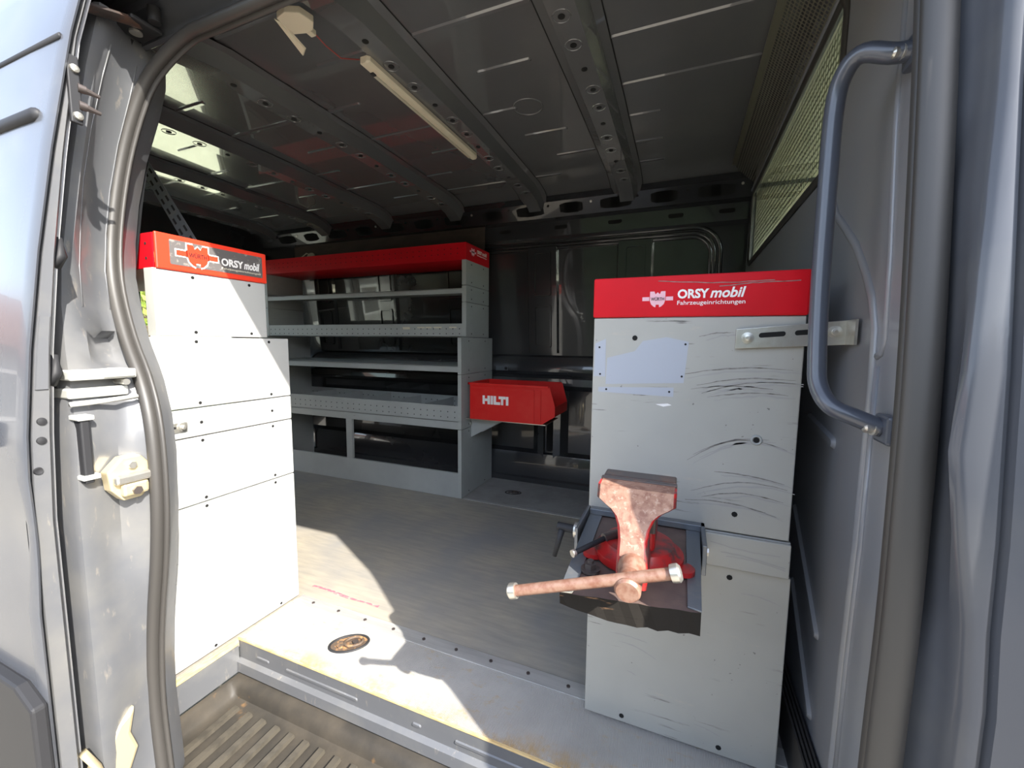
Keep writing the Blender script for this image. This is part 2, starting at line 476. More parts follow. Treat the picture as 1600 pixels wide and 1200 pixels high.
sc = MB(); sc.cyl((0, 0, -0.002), (0, 0, 0.0012), 0.0048, n=10)
sme, _ = sc.mesh('screw'); sme.materials.append(M['darksteel'])
for i in range(13):
    place('screw', sme, (-1.08 + i * 0.107, 0.944, 0.0045), tr)
tr2 = MB().box(-1.08, XB, 1.945, 1.962, 0.0002, 0.003).build('edge_trim', M['alu'], floor)
MB().box(-1.08, XB, 1.962, 2.37, 0.0, 0.002).build('floor_strip', M['strip'], floor, label='paler floor strip along the far wall')

# ---- step well --------------------------------------------------
step = structroot('step_well', (-0.45, 0.6, -0.15), 'recessed entry step under the sliding door')
ri = MB()
prof = [(0.7455, -0.006), (0.7455, -0.060), (0.735, -0.068), (0.733, -0.095), (0.744, -0.100)]
ri.loft([[(x, y, z) for y, z in prof] for x in (-1.152, -0.59, -0.588, -0.586, 0.27)])
riser = ri.build('riser', M['jamb'], step, label='grey painted step riser with pressed beads')
def bead(mb, p0, p1, r, nrm, n=8, h=0.5):
    """an elongated pressing: half round bar with round ends"""
    p0 = Vector(p0); p1 = Vector(p1); t = (p1 - p0).normalized(); nv = Vector(nrm).normalized(); a = t.cross(nv)
    pts = []
    for i in range(n + 1):
        w = -math.pi / 2 + math.pi * i / n
        pts.append(p1 + t * (r * math.cos(w)) + a * (r * math.sin(w)))
    for i in range(n + 1):
        w = math.pi / 2 + math.pi * i / n
        pts.append(p0 + t * (r * math.cos(w)) + a * (r * math.sin(w)))
    q = []
    c = (p0 + p1) / 2
    for p in pts:
        base = p0 if (p - p0).length < (p - p1).length else p1
        q.append(base + (p - base) * 0.55 + nv * (r * h))
    k = len(pts)
    mb.add(pts + q, [(i, (i + 1) % k, k + (i + 1) % k, k + i) for i in range(k)] + [tuple(range(k, 2 * k))])
for x0, x1 in ((-1.075, -1.035), (-0.96, -0.72), (-0.545, -0.53), (-0.43, -0.22), (-0.14, -0.1), (-0.03, 0.18)):
    b_ = MB(); bead(b_, (x0, 0.7456, -0.040), (x1, 0.7456, -0.040), 0.0055, (0, -1, 0)); b_.build('bead', M['jamb'], riser, smooth=True, auto=40)
MB().box(-1.1547, -1.150, 0.45, 0.742, -0.10, -0.022).build('side_plate', M['jamb'], step)
tp = [(0.744, -0.098), (0.738, -0.104), (0.728, -0.106), (0.712, -0.118), (0.705, -0.138), (0.69, -0.143), (0.46, -0.150), (0.445, -0.140), (0.43, -0.138), (0.415, -0.16), (0.40, -0.30), (0.395, -0.60)]
tb_ = MB()
rows = []
for x, e in ((-1.149, 1.0), (-1.137, 0.9), (-1.122, 0.2), (-1.105, 0.0), (-0.7, 0), (-0.3, 0), (0.1, 0), (0.165, 0.0), (0.18, 0.9), (0.27, 1.0)):
    row = []
    for i, (y, z) in enumerate(tp):
        top = -0.104
        zz = z + (top - z) * e if 2 <= i <= 9 else z
        row.append((x, y, zz))
    rows.append(row)
tb_.loft(rows)
tray = tb_.build('tray', M['tray'], step, smooth=True, auto=50, label='grimy ribbed plastic step tray with rust stains')
rb = MB(); rb.px([(-0.11, 0), (0.11, 0), (0.108, 0.010), (-0.108, 0.010)], -0.0095, 0.0095)
rb.v = [(x * (0.8 if z > 0.005 else 1), y, z) for x, y, z in rb.v]
M['rib'] = pm('lit_rib', (0.062, 0.054, 0.042), 0.4, var=(30, (0.04, 0.035, 0.028), 0.45, 0.65, (1, 1, 1)))  # lighter than the tray, standing in for sun on the rib edges
rme, _c = rb.mesh('rib'); rme.materials.append(M['rib'])
for i in range(24):
    o = place('rib', rme, (-1.075 + i * 0.051, 0.572, -0.1445 + 0.005), tray)
    o.rotation_euler = (math.radians(1.75), 0, 0)

# ---- ceiling ----------------------------------------------------
ceil = structroot('ceiling', (-1.4, 1.45, ROOF_Z), 'dark glossy painted van roof with cross beams')
cp = [(0.60, 1.50), (0.64, 1.585), (0.70, 1.635), (0.80, 1.661), (1.45, 1.668), (2.05, 1.662), (2.16, 1.645), (2.22, 1.61)]
mb = MB()
mb.loft([[(x, y, z) for y, z in cp] for x in (XR, -2.3, -1.5, -0.7, XB + 0.6)])
mb.build('roof_skin', M['roofpaint'], ceil, smooth=True, auto=40)
mb = MB()
mb.loft([[(x, y, z + 0.03) for y, z in [(0.50, 1.56)] + cp[1:] + [(2.30, 1.55), (2.45, 1.2)]] for x in (XR, XB + 0.6)])
mb.build('outer_roof', M['paint'], ceil, smooth=True, auto=40)
hole_me = MB().cyl((0, 0, 0), (0, 0, 0.0012), 0.0085, n=12).mesh('hole')[0]; hole_me.materials.append(M['hole'])
ringm = MB().tube([(0.021 * math.cos(a), 0.021 * math.sin(a), 0) for a in [2 * math.pi * i / 20 for i in range(20)]], 0.0016, n=6, closed=True)
ring_me = ringm.mesh('dimple')[0]; ring_me.materials.append(M['roofpaint'])
BEAMS = [-0.29, -0.775, -1.27, -1.775, -2.28, -2.8]
def zc(y): return interp(y, [p[0] for p in cp], [p[1] for p in cp])
YS = [0.66, 0.74, 0.85, 1.1, 1.45, 1.8, 2.05, 2.14, 2.21]
for bx in BEAMS:
    mb = MB()
    sec = [(-0.075, 0.0), (-0.052, -0.004), (-0.033, -0.045), (0.033, -0.045), (0.052, -0.004), (0.075, 0.0)]
    mb.loft([[(bx + a, y, zc(y) - 0.0015 + c) for a, c in sec] for y in YS])
    bo = mb.build('cross_beam', M['roofpaint'], ceil, smooth=True, auto=25)
    k = 0
    for y in [0.80 + 0.104 * i for i in range(13)]:
        dx = 0.006 * math.sin(i * 2 + y * 9)
        z = zc(y) - 0.0477
        place('hole', hole_me, (bx + dx, y, z), bo)
        if k % 3 != 1: place('dimple', ring_me, (bx + dx, y, z + 0.001), bo)
        k += 1
    for sgn in (-1, 1):       # dark sealant gap along each flange
        mb = MB(); mb.loft([[(bx + sgn * 0.076 + e, y, zc(y) - 0.0012) for e in (-0.0025, 0.0025)] for y in YS])
        mb.build('sealant_line', M['hole'], bo, fix=False)
for i in range(len(BEAMS) + 0):
    x1 = (XB - 0.07) if i == 0 else BEAMS[i - 1] - 0.085
    x0 = BEAMS[i] + 0.085
    for j, y in enumerate((0.80, 0.99, 1.19, 1.41, 1.60, 1.80, 1.99)):
        a, b_ = x0, x1
        if i == 0:
            b_ = x1 if j < 4 else x0 + 0.09
        elif i == 1 and j in (2, 4):
            a, b_ = x0 + 0.09, x1 - 0.07
        elif (i + j) % 3 == 0:
            a = x0 + 0.16
        elif (i + j) % 3 == 1:
            b_ = x1 - 0.2
        mb = MB(); z = zc(y) - 0.0005
        bead(mb, (a, y, z), (b_, y, z), 0.009, (0, 0, -1), h=0.45)
        mb.build('roof_bead', M['roofpaint'], ceil, smooth=True, auto=35)
mb = MB(); mb.tube([(-0.53 + 0.05 * math.cos(a), 1.42 + 0.05 * math.sin(a), zc(1.42)) for a in [2 * math.pi * i / 28 for i in range(28)]], 0.003, n=6, closed=True)
mb.build('round_pressing', M['roofpaint'], ceil, smooth=True)

# ---- far wall ---------------------------------------------------
wall_far = structroot('wall_far', (-1.4, 2.38, 0.8), 'dark glossy inner side wall of the van with pressed panels')
mb = MB(); zz = [-0.03, 0.3, 0.7, 1.0, 1.3, 1.50]
mb.loft([[(x, yw(z) + 0.02, z) for z in zz] for x in (XR, -2, -1, XB + 0.01)])
mb.build('wall_skin', M['inner'], wall_far, smooth=True, auto=30)
mb = MB()       # sloping cant rail under the roof
sec = [(yw(1.44) + 0.015, 1.44), (yw(1.455), 1.458), (yw(1.53) - 0.006, 1.535), (2.262, 1.545), (2.21, 1.612), (2.175, 1.630)]
mb.loft([[(x, y, z) for y, z in sec] for x in (XR, XB + 0.01)])
cant = mb.build('cant_rail', M['inner'], wall_far)
def cant_pt(x, t, off=0.0):     # on the sloping face
    a = Vector((x, 2.262, 1.545)); b_ = Vector((x, 2.21, 1.612)); n = Vector((0, -0.79, -0.613))
    return a + (b_ - a) * t + n * off
for i in range(13):
    xc = 0.115 - i * 0.232
    if xc < XR + 0.1: break
    w = 0.062 if i % 2 else 0.078
    pts = rrect(-w, w, 0.2, 0.84, 0.1, 3)
    mb = MB(); mb.prism([(xc + u * 1.0, t) for u, t in [(max(-w, min(w, u)), t) for u, t in pts]], lambda u, t: cant_pt(u, t, 0.0005), lambda u, t: cant_pt(u, t, 0.0015))
    mb.build('cut_out', M['hole'], cant)
    mb = MB(); c = cant_pt(xc + 0.105, 0.5, 0.0); mb.cyl(cant_pt(xc + 0.107, 0.75, -0.002), cant_pt(xc + 0.107, 0.75, 0.004), 0.006, n=10)
    mb.build('clip', M['steel'] if i % 3 == 0 else M['hole'], cant)
for x0 in (-0.99, -0.655, -0.36, -0.06, 0.17):
    mb = MB(); y = yw(1.5) - 0.003
    mb.py([(x0 + a, b_) for a, b_ in rrect(-0.036, 0.036, 1.492, 1.514, 0.0105, 4)], y - 0.002, y + 0.002)
    mb.build('slot', M['hole'], wall_far)
def wall_path(pts, off): return [(x, yw(z) + off, z) for x, z in pts]
def rounded_open(x0, x1, z0, z1, r):
    pts = [(x0, z1)]
    for i in range(9):
        a = math.radians(90 - 90 * i / 8); pts.append((x1 - r + r * math.cos(a), z1 - r + r * math.sin(a)))
    pts.append((x1, z0)); return pts
for off, r in ((0.0, 0.13), (0.028, 0.105), (0.045, 0.09)):   # concentric pressings round the window blank
    mb = MB(); mb.tube(wall_path(rounded_open(XR + 0.05, 0.155 - off, 0.72, 1.445 - off, r), 0.018), 0.011, n=8, up=(0, 1, 0), fl=0.9)
    mb.build('pressed_ridge', M['inner'], wall_far, smooth=True)
def rib_frame(x0, x1, z0, z1, wd, out, name):
    """an upright of the blank with a pressed rectangular recess"""
    mb = MB()
    o_ = rrect(x0, x1, z0, z1, 0.012, 3); i_ = rrect(x0 + wd, x1 - wd, z0 + wd, z1 - wd, 0.01, 3)
    k = len(o_)
    f = lambda p, d: (p[0], yw(p[1]) + 0.02 - d, p[1])
    mb.add([f(p, 0) for p in o_] + [f(p, out) for p in [((a[0] * 0.75 + b_[0] * 0.25), (a[1] * 0.75 + b_[1] * 0.25)) for a, b_ in zip(o_, i_)]]
           + [f(p, out) for p in [((a[0] * 0.25 + b_[0] * 0.75), (a[1] * 0.25 + b_[1] * 0.75)) for a, b_ in zip(o_, i_)]] + [f(p, 0.001) for p in i_],
           [(r * k + i, r * k + (i + 1) % k, (r + 1) * k + (i + 1) % k, (r + 1) * k + i) for r in range(3) for i in range(k)] + [tuple(range(3 * k, 4 * k))])
    mb.build(name, M['inner'], wall_far, smooth=True, auto=35)
for xr in (-0.77, -0.255, -1.35, -1.9, -2.45):
    mb = MB()
    mb.loft([[(xr + a, yw(z) + 0.02 - d, z) for a, d in ((-0.095, 0), (-0.085, 0.017), (0.085, 0.017), (0.095, 0))] for z in (0.80, 1.1, 1.405)])
    mb.build('upright_rib', M['inner'], wall_far, smooth=True, auto=30)
    rib_frame(xr - 0.058, xr + 0.058, 1.13, 1.385, 0.020, 0.026, 'pressed_recess')
    rib_frame(xr - 0.058, xr + 0.058, 0.83, 1.085, 0.020, 0.026, 'pressed_recess')
mb = MB()       # waist rail
sec = [(2.405, 0.79), (2.37, 0.775), (2.345, 0.73), (2.345, 0.69), (2.36, 0.665), (2.345, 0.65), (2.34, 0.61), (2.37, 0.585), (2.405, 0.575)]
mb.loft([[(x, y, z) for y, z in sec] for x in (XR, XB)])
mb.build('waist_rail', M['inner'], wall_far, smooth=True, auto=30)
mb = MB()
sec = [(2.405, 0.20), (2.36, 0.185), (2.35, 0.15), (2.35, 0.04), (2.34, 0.03), (2.34, 0.0)]
mb.loft([[(x, y, z) for y, z in sec] for x in (XR, XB)])
mb.build('floor_rail', M['inner'], wall_far, smooth=True, auto=30)
for xr in (-0.72, -0.10):
    mb = MB()
    mb.loft([[(xr + a, y, z) for a, y in ((-0.11, 2.405), (-0.07, 2.365), (-0.03, 2.355), (-0.028, 2.385), (0.028, 2.385), (0.03, 2.355), (0.07, 2.365), (0.11, 2.405))] for z in (0.15, 0.4, 0.62)])
    mb.build('lower_post', M['inner'], wall_far, smooth=True, auto=30)
    mb = MB(); mb.py(rrect(xr - 0.02, xr + 0.02, 0.2, 0.5, 0.019, 5), 2.382, 2.386); mb.build('slot', M['hole'], wall_far)

# ---- bulkhead (wall_front) --------------------------------------
wall_front = structroot('wall_front', (XB, 1.45, 0.8), 'dark bulkhead panel behind the cab with a window')
WY0, WY1, WZ0, WZ1 = 1.062, 2.27, 1.235, 1.556
mb = MB()
yo = [0.50, WY0, WY1, 2.40]
mb.box(XB, XB + 0.012, 0.50, WY0, -0.03, 1.66).box(XB, XB + 0.012, WY1, 2.40, -0.03, 1.66)
mb.box(XB, XB + 0.012, WY0, WY1, -0.03, WZ0).box(XB, XB + 0.012, WY0, WY1, WZ1, 1.66)
mb.build('bulkhead_sheet', M['bulk'], wall_front)
MB().box(XB + 0.004, XB + 0.009, WY0, WY1, WZ0, WZ1).build('pane', M['glass'], wall_front)
mb = MB()
pth = rrect(WY0, WY1, WZ0, WZ1, 0.045, 6)
mb.tube([(XB - 0.001, y, z) for y, z in pth], 0.013, n=8, closed=True, up=(1, 0, 0), fl=0.45)
mb.build('window_rubber', M['rubber'], wall_front, smooth=True)
for pth_, r_ in (([(1.055, 1.16), (1.014, 1.109), (0.955, 1.07), (0.90, 1.03), (0.85, 0.98), (0.815, 0.935), (0.793, 0.885), (0.788, 0.80), (0.788, 0.55), (0.797, 0.35), (0.80, 0.15), (0.80, 0.02)], 0.009),
                 ([(0.773, 0.83), (0.772, 0.55), (0.782, 0.35), (0.785, 0.02)], 0.006), ([(0.80, 1.45), (0.791, 1.173), (0.767, 0.989), (0.757, 0.87), (0.765, 0.85), (0.78, 0.845)], 0.006)):
    mb = MB(); mb.tube([(XB, y, z) for y, z in pth_], r_, n=8, up=(1, 0, 0), fl=0.7); mb.build('pressed_ridge', M['bulk'], wall_front, smooth=True)
for (y0, z0), (y1, z1) in (((1.15, 0.47), (0.93, 0.30)), ((1.12, 0.30), (0.93, 0.13)), ((1.09, 0.70), (0.93, 0.68))):
    b_ = MB(); bead(b_, (XB, y0, z0), (XB, y1, z1), 0.012, (-1, 0, 0)); b_.build('slanted_bead', M['bulk'], wall_front, smooth=True, auto=35)
mb = MB()
for i in range(4):
    mb.box(XB - 0.03 + i * 0.007, XB - 0.026 + i * 0.007, 0.55, 2.3, 0.0, 0.10 - 0.0)
mb.build('rubber_skirt', M['rubber'], wall_front, label='black ribbed rubber strip at the foot of the bulkhead')
# perforated sheet between the roof and the bulkhead
pa = Vector((0.178, 0, 1.652)); pb = Vector((XB - 0.004, 0, 1.566))
dU = pb - pa; LU = dU.length; dU.normalize(); nP = Vector((-dU.z, 0, dU.x))
mb = MB(); pitch = 0.0105; rows_n = 10; cols_n = 112; m0 = (LU - rows_n * pitch) / 2
def pp(u, y): p = pa + dU * u; return (p.x, y, p.z)
for i in range(rows_n):
    for j in range(cols_n):
        u0 = m0 + i * pitch; y0 = 0.99 + j * pitch
        cx, cy = u0 + pitch / 2, y0 + pitch / 2
        o_ = [(u0, y0), (u0 + pitch, y0), (u0 + pitch, y0 + pitch), (u0, y0 + pitch)]
        h_ = [(cx + 0.0042 * math.cos(a), cy + 0.0042 * math.sin(a)) for a in [math.radians(-135 + 45 * k) for k in range(8)]]
        vs = [pp(*p) for p in o_ + h_]
        mb.add(vs, [(0, 1, 6, 5, 4), (1, 2, 8, 7, 6), (2, 3, 10, 9, 8), (3, 0, 4, 11, 10)])
for u0, u1 in ((0, m0), (LU - m0, LU)):
    mb.add([pp(u0, 0.9), pp(u1, 0.9), pp(u1, 2.2), pp(u0, 2.2)], [(0, 1, 2, 3)])
mb.build('perforated_sheet', M['mesh'], wall_front, fix=False, label='perforated metal strip between roof and bulkhead')
mb = MB(); mb.box(XB - 0.010, XB + 0.002, 0.9, 2.25, 1.560, 1.572); mb.build('sheet_rail', M['bulk'], wall_front, bevel=0.003)
mb = MB(); p = pp(0, 0); mb.box(p[0] - 0.012, p[0] + 0.004, 0.9, 2.2, p[2] - 0.004, p[2] + 0.002); mb.build('sheet_rail', M['mesh'], wall_front)

def perforated(mb, f, nu, nv, pitch, r):
    for i in range(nu):
        for j in range(nv):
            u0, v0 = i * pitch, j * pitch; cu_, cv_ = u0 + pitch / 2, v0 + pitch / 2
            o_ = [(u0, v0), (u0 + pitch, v0), (u0 + pitch, v0 + pitch), (u0, v0 + pitch)]
            h_ = [(cu_ + r * math.cos(a), cv_ + r * math.sin(a)) for a in [math.radians(-135 + 45 * k) for k in range(8)]]
            mb.add([f(*p) for p in o_ + h_], [(0, 1, 6, 5, 4), (1, 2, 8, 7, 6), (2, 3, 10, 9, 8), (3, 0, 4, 11, 10)])
# cab beyond the bulkhead, as far as its window shows, plus an added dashboard
cab = structroot('wall_cab', (0.8, 1.45, 0.6), 'dark cab interior seen through the bulkhead window')
mb = MB(); mb.box(XB + 0.02, 1.6, 2.32, 2.36, -0.2, 0.95)
mb.build('cab_lining', M['inner'], cab)
M['headliner'] = pm('cab_headliner', (0.78, 0.76, 0.58), 0.6)
MB().box(XB + 0.02, 0.75, 2.29, 2.31, 0.95, 1.6).build('pillar_trim', M['headliner'], cab)
MB().box(XB + 0.02, 1.6, 0.45, 2.31, -0.24, -0.185).build('cab_floor', M['black'], cab)
MB().box(XB + 0.02, 0.85, 0.60, 2.28, 1.600, 1.606).build('headliner', M['headliner'], cab, label='pale cab headliner')
M['grille'] = pm('window_grille_metal', (0.62, 0.60, 0.42), 0.5)
mb = MB(); perforated(mb, lambda u, v: (XB + 0.016, WY0 + 0.004 + v, 1.286 + u), 14, 62, 0.0192, 0.0075)
mb.build('window_grille', M['grille'], wall_front, fix=False, label='pale perforated grille behind the bulkhead window')
M['bounce_dash'] = pm('bounce_dashboard', (0.62, 0.60, 0.54), 0.7)  # unseen surface, kept pale to throw sunlight up at the headliner
mb = MB(); mb.py([(1.12, -0.18), (1.0, 0.62), (1.02, 0.80), (1.6, 0.84), (1.6, -0.18)], 0.55, 2.28); struct(mb.build('trim_2', M['bounce_dash'], bevel=0.02), 'unseen pale dashboard added to bounce sun onto the cab headliner')
for k, (yc, lab) in enumerate(((1.25, 'black cab headrest behind the bulkhead window, nearer the sliding door'), (1.86, 'black cab headrest behind the bulkhead window, nearer the far wall'))):
    hd = thing('cab_seat', lab, 'seat', (0.62, yc, -0.18), 'cab seats')
    MB().box(0.58, 0.66, yc - 0.13, yc + 0.13, 1.20, 1.40).build('headrest', M['seat'], hd, bevel=0.035, seg=4)
    MB().box(0.56, 0.68, yc - 0.24, yc + 0.24, 0.35, 1.17).build('backrest', M['seat'], hd, bevel=0.05, seg=4)
    MB().box(0.60, 1.1, yc - 0.24, yc + 0.24, 0.2, 0.36).build('seat_cushion', M['seat'], hd, bevel=0.05, seg=4)
    MB().box(0.66, 1.0, yc - 0.2, yc + 0.2, -0.18, 0.2).build('seat_base', M['black'], hd)
    for s in (-0.06, 0.06):
        MB().cyl((0.62, yc + s, 1.15), (0.62, yc + s, 1.22), 0.006, n=8).build('post', M['steel'], hd)

# ---- rear wall with two windowed doors --------------------------
wall_rear = structroot('wall_rear', (XR, 1.45, 0.8), 'dark rear wall of the van')
mb = MB(); mb.box(XR - 0.05, XR + 0.03, 0.45, 2.42, 1.47, 1.70).box(XR - 0.05, XR + 0.03, 0.40, 0.62, -0.05, 1.5).box(XR - 0.05, XR + 0.03, 2.28, 2.46, -0.05, 1.5)
mb.build('rear_frame', M['inner'], wall_rear)
for k, (ya, yb_, w0, w1) in enumerate(((0.62, 1.435, 0.80, 1.39), (1.435, 2.28, 1.475, 2.035))):
    dr = structroot('door_%d' % (k + 2), (XR, (ya + yb_) / 2, 0), 'rear door with a window')
    z0, z1, v0, v1 = -0.02, 1.47, 0.74, 1.40
    mb = MB(); outer = [(ya + 0.003, z0), (yb_ - 0.003, z0), (yb_ - 0.003, z1), (ya + 0.003, z1)]
    win = rrect(w0, w1, v0, v1, 0.10, 6)
    # frame of quads between the rounded opening and the door outline
    n = len(win); oc = []
    for (y, z) in win:
        cy, cz = (w0 + w1) / 2, (v0 + v1) / 2
        dy, dz = y - cy, z - cz
        s = min((yb_ - 0.003 - cy) / dy if dy > 0 else (ya + 0.003 - cy) / dy if dy < 0 else 9e9, (z1 - cz) / dz if dz > 0 else (z0 - cz) / dz if dz < 0 else 9e9)
        oc.append((cy + dy * s, cz + dz * s))
    cor = [(yb_ - 0.003, z1), (ya + 0.003, z1), (ya + 0.003, z0), (yb_ - 0.003, z0)]
    for xx in (XR, XR - 0.035):
        vs = [(xx, y, z) for y, z in win] + [(xx, y, z) for y, z in oc] + [(xx, y, z) for y, z in cor]
        fs = []
        for i in range(n):
            j = (i + 1) % n
            a, b_ = oc[i], oc[j]
            if abs(a[0] - b_[0]) > 1e-6 and abs(a[1] - b_[1]) > 1e-6:
                c = min(range(4), key=lambda q: (cor[q][0] - (a[0] + b_[0]) / 2) ** 2 + (cor[q][1] - (a[1] + b_[1]) / 2) ** 2)
                fs.append((i, j, n + j, 2 * n + c, n + i))
            else: fs.append((i, j, n + j, n + i))
        mb.add(vs, fs)
    mb.loft([[(XR, y, z) for y, z in win + win[:1]], [(XR - 0.035, y, z) for y, z in win + win[:1]]])
    mb.build('door_leaf', M['inner'], dr, fix=False)
    mb = MB(); mb.px(rrect(w0 - 0.005, w1 + 0.005, v0 - 0.005, v1 + 0.005, 0.10, 6), XR - 0.022, XR - 0.018); mb.build('pane', M['glass'], dr)
    mb = MB(); mb.tube([(XR, y, z) for y, z in win], 0.011, n=8, closed=True, up=(1, 0, 0), fl=0.6); mb.build('window_rubber', M['rubber'], dr, smooth=True)

# ---- near side: door posts, seal, upper channel -----------------
wall_near = structroot('wall_near', (-0.4, 0.42, 0.8), 'dark painted body side around the sliding door opening')
CORN_Z = [-1, .50, .55, .65, .69, .73, .79, .83, .97, 1.1, 1.6]
CORN_X = [.238, .238, .238, .233, .226, .216, .219, .222, .230, .238, .250]
rows = []
for z in ZS:
    t = tb(z); cx = interp(z, CORN_Z, CORN_X); gx = max(0.2475, cx + 0.012)
    rows.append([(0.268, 0.66 + t, z), (0.255, 0.60 + t, z), (0.230, 0.53 + t, z), (0.204, 0.512 + t, z), (0.200, 0.503 + t, z), (0.226, 0.497 + t, z), (max(0.229, cx - 0.002), 0.470 + t, z),
                 (cx, 0.458 + t, z), (cx + 0.004, 0.4525 + t, z), (cx + 0.008, 0.450 + t, z), (gx, 0.450 + t, z), (gx + 0.002, 0.455 + t, z), (gx + 0.005, 0.455 + t, z), (gx + 0.0075, 0.447 + t, z), (0.285, 0.443 + t, z),
                 (0.352, 0.439 + t, z), (0.366, 0.427 + t, z), (0.370, 0.382 + t, z), (0.378, 0.368 + t, z), (0.75, 0.367 + t, z)])
mb = MB(); mb.loft(rows)
mb.build('front_post', M['paint'], wall_near, smooth=True, auto=60, label='glossy dark front door post beside the bulkhead')
# rear post
SEAL = [(-0.966, 1.484), (-1.033, 1.456), (-1.087, 1.411), (-1.118, 1.339), (-1.140, 1.244), (-1.146, 1.133), (-1.138, 1.035), (-1.112, .953), (-1.060, .859), (-1.006, .782), (-.971, .708), (-.957, .619), (-.956, .515), (-.972, .404), (-.994, .301), (-1.012, .195), (-1.020, .073), (-1.012, -.06), (-1.0, -.2), (-1.0, -.55)]
SZ = [p[1] for p in SEAL][::-1]; SX = [p[0] for p in SEAL][::-1]
rows = []
ZR = sorted(set(ZS + [0.80, 0.815, 0.86, 0.875, 0.66, 0.50, 0.40]))
for z in ZR:
    t = tb(z); xs = interp(z, SZ, SX); xo = interp(z, [0.7, 0.95], [-0.985, -1.06])
    if z > 1.40: xs = interp(z, [1.40, 1.5], [-1.09, -1.12])
    g = 0.0
    if 0.805 < z < 0.87: g = 0.03
    if z < 0.45: g = -0.006
    w = 0.010 * math.sin(z * 9)
    rows.append([(xs - 0.05, 0.54 + t, z), (xs - 0.012, 0.50 + t, z), (xs - 0.002, 0.482 + t, z), (xs * 0.78 + xo * 0.22 - 0.014 - g, 0.462 + t, z), (xs * 0.5 + xo * 0.5 - 0.020 - g + w, 0.435 + t, z),
                 (xs * 0.3 + xo * 0.7 - 0.008 + w, 0.405 + t, z), (xo - 0.002, 0.385 + t, z), (xo - 0.002, 0.372 + t, z), (xo - 0.012, 0.367 + t, z), (-1.4, 0.364 + t, z), (-3.05, 0.37 + t, z)])
mb = MB(); mb.loft(rows)
mb.build('rear_post', M['jamb'], wall_near, smooth=True, auto=45, label='dusty sunlit rear door post')
for k in (3, 5):
    mb = MB(); mb.tube([Vector(r_[k]) + Vector((0.0002, -0.0002, 0)) for r_, z in zip(rows, ZR) if 0.9 < z < 1.45], 0.0014, n=6, up=(0, 1, 0)); mb.build('seam_ridge', M['jamb'], wall_near, smooth=True)
# inner skin of the near side behind the rear post
mb = MB(); mb.loft([[(x, 0.545 + tb(z), z) for z in ZS] for x in (-3.0, -1.19)]); mb.build('inner_skin', M['inner'], wall_near, smooth=True)
# channel above the opening
mb = MB()
sec = [(0.640, 1.56), (0.612, 1.50), (0.598, 1.487), (0.592, 1.492), (0.594, 1.515), (0.575, 1.545), (0.525, 1.548), (0.515, 1.530), (0.500, 1.522), (0.492, 1.530), (0.500, 1.565), (0.535, 1.612), (0.60, 1.660), (0.80, 1.70)]
mb.loft([[(x, y, z) for y, z in sec] for x in (-1.13, -0.6, 0.0, 0.30, 0.87)])
mb.build('upper_channel', M['paint'], wall_near, smooth=True, auto=40)
mb = MB()
mb.box(-1.12, 0.3, 0.53, 0.545, 1.528, 1.546); mb.build('guide_rail', M['black'], wall_near)
# upper rear body above the rear post
mb = MB(); mb.loft([[(x, y, z) for y, z in [(0.366 + tb(1.5), 1.5), (0.50, 1.565), (0.535, 1.612), (0.60, 1.66), (0.80, 1.70)]] for x in (-3.05, -1.12)])
mb.build('upper_skin', M['paint'], wall_near, smooth=True)
# plates pressed into the rear post
mb = MB(); mb.loft([[(-1.09, 0.44, z), (-1.035, 0.47, z), (-1.02, 0.53, z)] for z in (1.30, 1.40)])
# rubber door seal, one loop
front = [(0.212, 1.188), (0.211, 1.064), (0.210, .944), (0.209, .825), (0.207, .706), (0.206, .582), (0.204, .458), (0.203, 0.2), (0.203, -0.05), (0.20, -0.2)]
top = []
for i in range(7):
    a = math.radians(15 * i); top.append((0.0 + 0.211 * math.sin(a), 1.285 + 0.20 * math.cos(a)))
path2 = SEAL[::-1][1:] + [(-0.877, 1.486), (-0.6, 1.487), (-0.3, 1.487)] + top + front
path = [(x, 0.474 + (0.011 if x > 0.15 else 0.0) + tb(z), z) for x, z in path2]
mb = MB()
P = [Vector(p) for p in path]
dens = []
for i in range(len(P) - 1):
    for k in range(3):
        p0 = P[max(i - 1, 0)]; p1 = P[i]; p2 = P[i + 1]; p3 = P[min(i + 2, len(P) - 1)]; t = k / 3
        dens.append(0.5 * ((2 * p1) + (p2 - p0) * t + (2 * p0 - 5 * p1 + 4 * p2 - p3) * t * t + (3 * p1 - p0 - 3 * p2 + p3) * t ** 3))
dens.append(P[-1])
wf = [max(0.0, min(1.0, (p.x + 0.05) / 0.2)) for p in dens]
mb.tube(dens, [0.0105 + 0.0045 * w_ for w_ in wf], n=12, up=(0, 1, 0), fl=[1.1 - 0.55 * w_ for w_ in wf])
seal = mb.build('trim_1', M['rubber'], smooth=True); struct(seal, 'black rubber seal round the sliding door opening')
mb = MB(); mb.tube([p + Vector((0, 0.012, 0)) for p in dens], 0.015, n=8, up=(0, 1, 0), fl=0.4)
mb.build('seal_lip', M['rubber'], seal, smooth=True)

